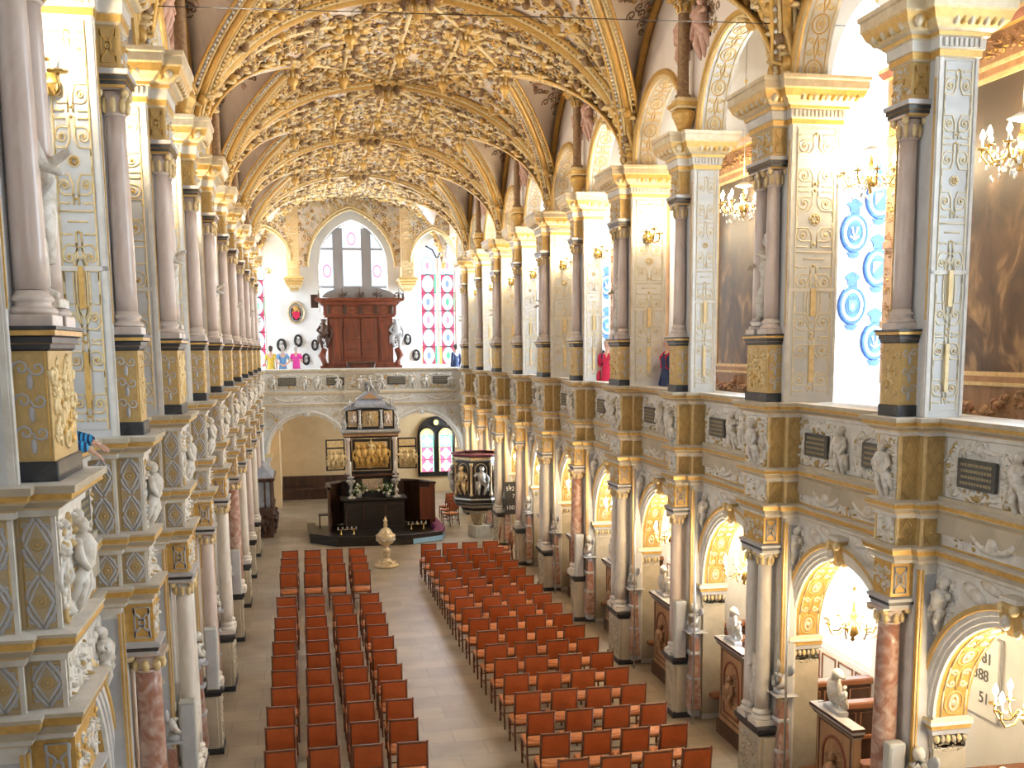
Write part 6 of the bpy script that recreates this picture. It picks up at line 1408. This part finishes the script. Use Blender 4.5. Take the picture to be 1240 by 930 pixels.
def person(label, loc, rz, shirt, trousers, hair, arms, lean=0., long_sleeve=False, bag=None, hand=True, stripes=None):
    t = thing('person', label, 'person', loc, rz); J, E, P = figure(arms, lean, (0, .04), (0, 0), hand)
    link(skin_mesh('body', J, E, SKIN, 2), 'body', t)
    idx = [0, 1, 2, 3]; ed = [(0, 1), (1, 2), (2, 3)]
    for a in P['arm']:
        n = a if long_sleeve else a[:2]; idx += list(n); ed += [(2, a[0])] + [(n[k], n[k + 1]) for k in range(len(n) - 1)]
    j, e = sub(J, idx, ed, .017)
    if not long_sleeve:
        for q, a in enumerate(P['arm']): k = idx.index(a[1]); p0, p1 = Vector(J[a[0]][:3]), Vector(J[a[1]][:3]); m = p0.lerp(p1, .72); j[k] = (*m, .06, .06)
    else:
        for a in P['arm']:
            k = idx.index(a[2]); p0, p1 = Vector(J[a[1]][:3]), Vector(J[a[2]][:3]); m = p1 + (p1 - p0).normalized() * .035; j[k] = (*m, .046, .044)
    j.append((0, 0, .84, .165, .12)); e.append((0, len(j) - 1))
    link(skin_mesh('top', j, e, shirt, 2), 'top', t)
    idx = [0]; ed = []
    for a in P['leg']: idx += list(a[:3]); ed += [(0, a[0]), (a[0], a[1]), (a[1], a[2])]
    j, e = sub(J, idx, ed, .018); j.append((0, .005, 1.06, .125, .09)); e.append((0, len(j) - 1)); link(skin_mesh('trousers', j, e, trousers, 2), 'trousers', t)
    mb = MB(); h = Vector(J[6][:3]); mb.ell((h.x, h.y - .022, h.z + .012), (.092, .098, .10), hair, None, 12, 8); mb.ell((h.x, h.y - .045, h.z - .05), (.08, .06, .09), hair, None, 10, 6); mb.build('hair', t)
    mb = MB()
    for s in (-1, 1): mb.ell((h.x + s * .03, h.y + .088, h.z - .005), (.012, .008, .008), HAIRD, None, 6, 4)
    mb.ell((h.x, h.y + .087, h.z - .075), (.025, .008, .007), CPINK, None, 6, 4); mb.build('face_features', t)
    mb = MB()
    for a in P['leg']: x, y, z = J[a[2]][:3]; mb.ell((x, y + .06, .045), (.05, .14, .05), HAIRD, None, 10, 6)
    mb.build('shoes', t)
    if bag: 
        mb = MB(); mb.bbox(-.15, .15, -.27, -.11, 1.0, 1.45, bag, .04)
        for s in (-1, 1): mb.tube([(s * .1, -.12, 1.42), (s * .11, .0, 1.52), (s * .11, .12, 1.4), (s * .1, .1, 1.2), (s * .12, -.12, 1.08)], .02, bag, 6)
        mb.build('backpack', t)
    return t
FR = lambda s: ((s * .22, .1, 1.15), (s * .1, .28, 1.2), (-s * .5, 1, .2))
DN = lambda s: ((s * .24, -.04, 1.12), (s * .22, .05, .86), (0, .2, -1))
BK = lambda s: ((s * .27, -.1, 1.14), (s * .06, -.17, 1.0), (-s * 1, -.1, -.2), (0, -1, .1))
person('visitor in sky blue shirt, hands behind the back, in the far gallery', (-.68, 45.25, 4.85), .1, CBLUE, CJEAN, HAIRG, (BK(-1), BK(1)))
person('visitor in magenta top seen from behind in the far gallery', (-.14, 45.2, 4.85), -.15, CPINK, CJEAN, HAIRG, (FR(-1), FR(1)))
person('visitor in yellow top and navy trousers at the left end of the far gallery', (-1.16, 45.3, 4.85), -.3, CYEL, CNAVY, HAIRD, (DN(-1), DN(1)))
person('visitor in dark coat below the right stained glass window of the far gallery', (6.52, 45.4, 4.85), .6, CNAVY, CBLK, HAIRD, (DN(-1), DN(1)), long_sleeve=True)
person('visitor in red jacket with dark backpack leaning in the right gallery', (6.92, 23.72, 4.85), PI / 2 + .9, CRED, CJEAN, HAIRG, (DN(-1), DN(1)), .06, True, CBLK)
person('visitor in navy jacket behind the third right gallery pier', (7.0, 19.85, 4.85), PI * .55, CNAVY, CJEAN, HAIRG, (DN(-1), DN(1)), 0., True, CRED)
# leaning visitor whose forearms rest on the left ledge
def leaner():
    # faces the nave (+x): local +y turned to +x
    arms = (((-.20, .36, .98), (-.02, .57, .945), (.35, 1, -.5), (.1, .4, 1)), ((.20, .34, .93), (.10, .55, .905), (-.3, 1, -.7), (0, .5, 1)))
    t = person('visitor in blue striped sleeves leaning on the left gallery ledge, forearms crossed', (-2.13, 8.42, 4.85), -PI / 2, CBLUES, CJEAN, HAIRD, arms, .30, True)
    return t
def stripe_mat():
    m = mat('blue_striped_cloth', (.03, .18, .40), .85); nt = m.node_tree; tc = nt.nodes.new('ShaderNodeTexCoord'); w = nt.nodes.new('ShaderNodeTexWave'); w.inputs['Scale'].default_value = 9.; w.bands_direction = 'Y'
    r = nt.nodes.new('ShaderNodeValToRGB'); r.color_ramp.interpolation = 'CONSTANT'; e = r.color_ramp.elements; e[0].color = (.015, .03, .10, 1); e[1].position = .45; e[1].color = (.03, .32, .62, 1)
    nt.links.new(tc.outputs['Object'], w.inputs['Vector']); nt.links.new(w.outputs['Fac'], r.inputs['Fac']); nt.links.new(r.outputs['Color'], nt.nodes['Principled BSDF'].inputs['Base Color']); return m
CBLUES = stripe_mat(); leaner()
# alabaster statues between the paired columns
def chub(J): return [(x, y, z, r * 1.35, q * 1.35) for x, y, z, r, q in J]
A1 = (((-.27, .18, 1.28), (-.16, .40, 1.40), (.1, 1, .4)), ((.28, .16, 1.2), (.2, .40, 1.12), (-.1, 1, -.2)))
J, E, P = figure(A1, 0., (.0, .12), (.02, .03), False); ST1 = skin_mesh('statue_body', chub(J), E, REL, 2)
J, E, P = figure((DN(-1), FR(1)), 0., (.0, .12), (-.02, .03), False); ST3 = skin_mesh('statue_body', chub(J), E, REL, 2)
mb = MB(); mb.tube([(.1, .08, 1.5), (-.1, .14, 1.1), (-.16, .1, .8), (-.1, .16, .35)], [.06, .12, .14, .05], REL, 8); mb.tube([(.14, .02, .95), (.16, .06, .5), (.1, .1, .12)], [.08, .14, .1], REL, 8); mb.ell((0.02, .01, 1.76), (.1, .11, .09), REL); mb.bbox(-.2, .2, -.16, .28, -.06, .02, REL); ST2 = mb.mesh('drapery')
for side in ('right', 'left'):
    s = 1 if side == 'right' else -1
    for q, j in enumerate(range(0 if side == 'left' else 2, 11, 2)):
        x, y, _ = side_xy(side, j)
        for lv, z, sc in (('gallery', 6.72, .66), ('lower', 1.2, .55)):
            t = thing('alabaster_statue', f'small alabaster statue between the paired {lv} columns, {ORD[q]} pair on the {side}', 'statue', (x + s * .14, y, z + .04), s * PI / 2, f'{side} {lv} column statues'); t.scale = (sc, sc, sc)
            link(ST1 if lv == 'gallery' else ST3, 'statue_body', t); link(ST2, 'drapery', t)

# ------------------------------------------------------------------ lights, sky, camera
def area(name, loc, rot, sx, sy, e, col=(1, 1, 1)):
    l = bpy.data.lights.new(name, 'AREA'); l.shape = 'RECTANGLE'; l.size = sx; l.size_y = sy; l.energy = e; l.color = col
    o = bpy.data.objects.new(name, l); COL.objects.link(o); o.location = loc; o.rotation_euler = rot; return o
DAY = (.80, .90, 1.)
for c in WC:
    if 3 < c < 47:
        kf = KF if c > 44 else 1.  # boosts the light through the added far windows onto the end wall
        area('daylight_right_gallery', (9.75, c, 8.4), (0, PI / 2, 0), 6.4, 2.6, 620 * KR * kf, DAY)
        area('daylight_right_aisle', (9.75, c, 3.0), (0, PI / 2, 0), 2.6, 2.6, 290 * KR * kf, DAY)
        area('daylight_left_gallery', (-5.0, c, 8.4), (0, -PI / 2, 0), 6.4, 2.6, 300 * KL * kf, DAY)
        area('daylight_left_aisle', (-5.0, c, 3.0), (0, -PI / 2, 0), 2.6, 2.6, 80 * KL * kf, DAY)
area('daylight_end_centre', (2.43, 49.6, 9.6), (-PI / 2, 0, 0), 3.4, 5.5, 520 * KE, DAY)
area('daylight_end_right', (6.22, 49.6, 8.7), (-PI / 2, 0, 0), 2.2, 7., 420 * KE, DAY); area('daylight_end_left', (-1.4, 49.6, 8.7), (-PI / 2, 0, 0), 2.2, 7., 420 * KE, DAY)
area('west_vault_fill', (2.375, -3.9, 8.6), (PI / 2 + .75, 0, 0), 2.8, 4., 2600 * KW, DAY)  # added fill, tilted upward to brighten the vault
WARM = (1., .78, .48)
for j in (2, 4, 6, 8, 10):
    for s, x in ((1, 6.12), (-1, -1.37)):
        l = bpy.data.lights.new('capital_vault_fill', 'SPOT'); l.energy = 420 * KU; l.color = (1., .86, .66); l.spot_size = 2.6; l.spot_blend = 1.; l.shadow_soft_size = .15  # added warm spot without any fixture, brightens the vault
        o = bpy.data.objects.new('capital_vault_fill', l); COL.objects.link(o); o.location = (x, PY(j) - .2, 10.0)
        o.rotation_euler = Vector((-s * 3.2, 1.6, 2.6)).to_track_quat('-Z', 'Y').to_euler()
        for dy in (3.2, -3.2):
            l = bpy.data.lights.new('web_fill_spot', 'SPOT'); l.energy = 900 * KB; l.color = (1., .88, .72); l.spot_size = 1.0; l.spot_blend = 1.; l.shadow_soft_size = .15  # added narrow beam without any fixture, brightens the opposite web
            o = bpy.data.objects.new('web_fill_spot', l); COL.objects.link(o); o.location = (x, PY(j) - .2, 10.05)
            o.rotation_euler = Vector((-s * 7.0, dy, 2.1)).to_track_quat('-Z', 'Y').to_euler()
for p, e, r in LAMPS:
    l = bpy.data.lights.new('candle_light', 'POINT'); l.energy = e * KC; l.color = WARM; l.shadow_soft_size = r; o = bpy.data.objects.new('candle_light', l); COL.objects.link(o); o.location = p
w = bpy.data.worlds.new('sky'); scene.world = w; w.use_nodes = True; bg = w.node_tree.nodes['Background']; bg.inputs['Color'].default_value = (.80, .90, 1., 1); bg.inputs['Strength'].default_value = KS
cd = bpy.data.cameras.new('camera'); co = bpy.data.objects.new('camera', cd); COL.objects.link(co)
f, cx, cy, yaw, pit, rol = 1292.04, 620., 605.467, .1935, .1414, -.0098
def cam_rot():
    cyw, syw, cp, sp, cr, sr = math.cos(yaw), math.sin(yaw), math.cos(pit), math.sin(pit), math.cos(rol), math.sin(rol)
    B = Matrix(((1, 0, 0), (0, 0, -1), (0, 1, 0))); Ry = Matrix(((cyw, 0, -syw), (0, 1, 0), (syw, 0, cyw))); Rp = Matrix(((1, 0, 0), (0, cp, -sp), (0, sp, cp))); Rr = Matrix(((cr, -sr, 0), (sr, cr, 0), (0, 0, 1)))
    M = Rr @ Rp @ Ry @ B                      # world -> (right, down, forward)
    return Matrix((M[0], -M[1], -M[2])).transposed()
co.matrix_world = Matrix.Translation((0, 0, 6.45)) @ cam_rot().to_4x4()
cd.sensor_fit = 'HORIZONTAL'; cd.sensor_width = 36.; cd.lens = 36. * f / 1240.
cd.shift_x = -(cx - 620.) / 1240.; cd.shift_y = (cy - 465.) / 1240.
cd.clip_start = .05; cd.clip_end = 300
scene.camera = co
vs = scene.view_settings; vs.view_transform = 'Standard'; vs.look = 'None'; vs.gamma = 1.; vs.use_curve_mapping = False; vs.exposure = EXPO
scene.cycles.max_bounces = 8; scene.cycles.diffuse_bounces = 4; scene.cycles.glossy_bounces = 3; scene.cycles.transparent_max_bounces = 8; scene.cycles.sample_clamp_indirect = 6.; scene.cycles.use_adaptive_sampling = True; scene.cycles.caustics_reflective = False; scene.cycles.caustics_refractive = False
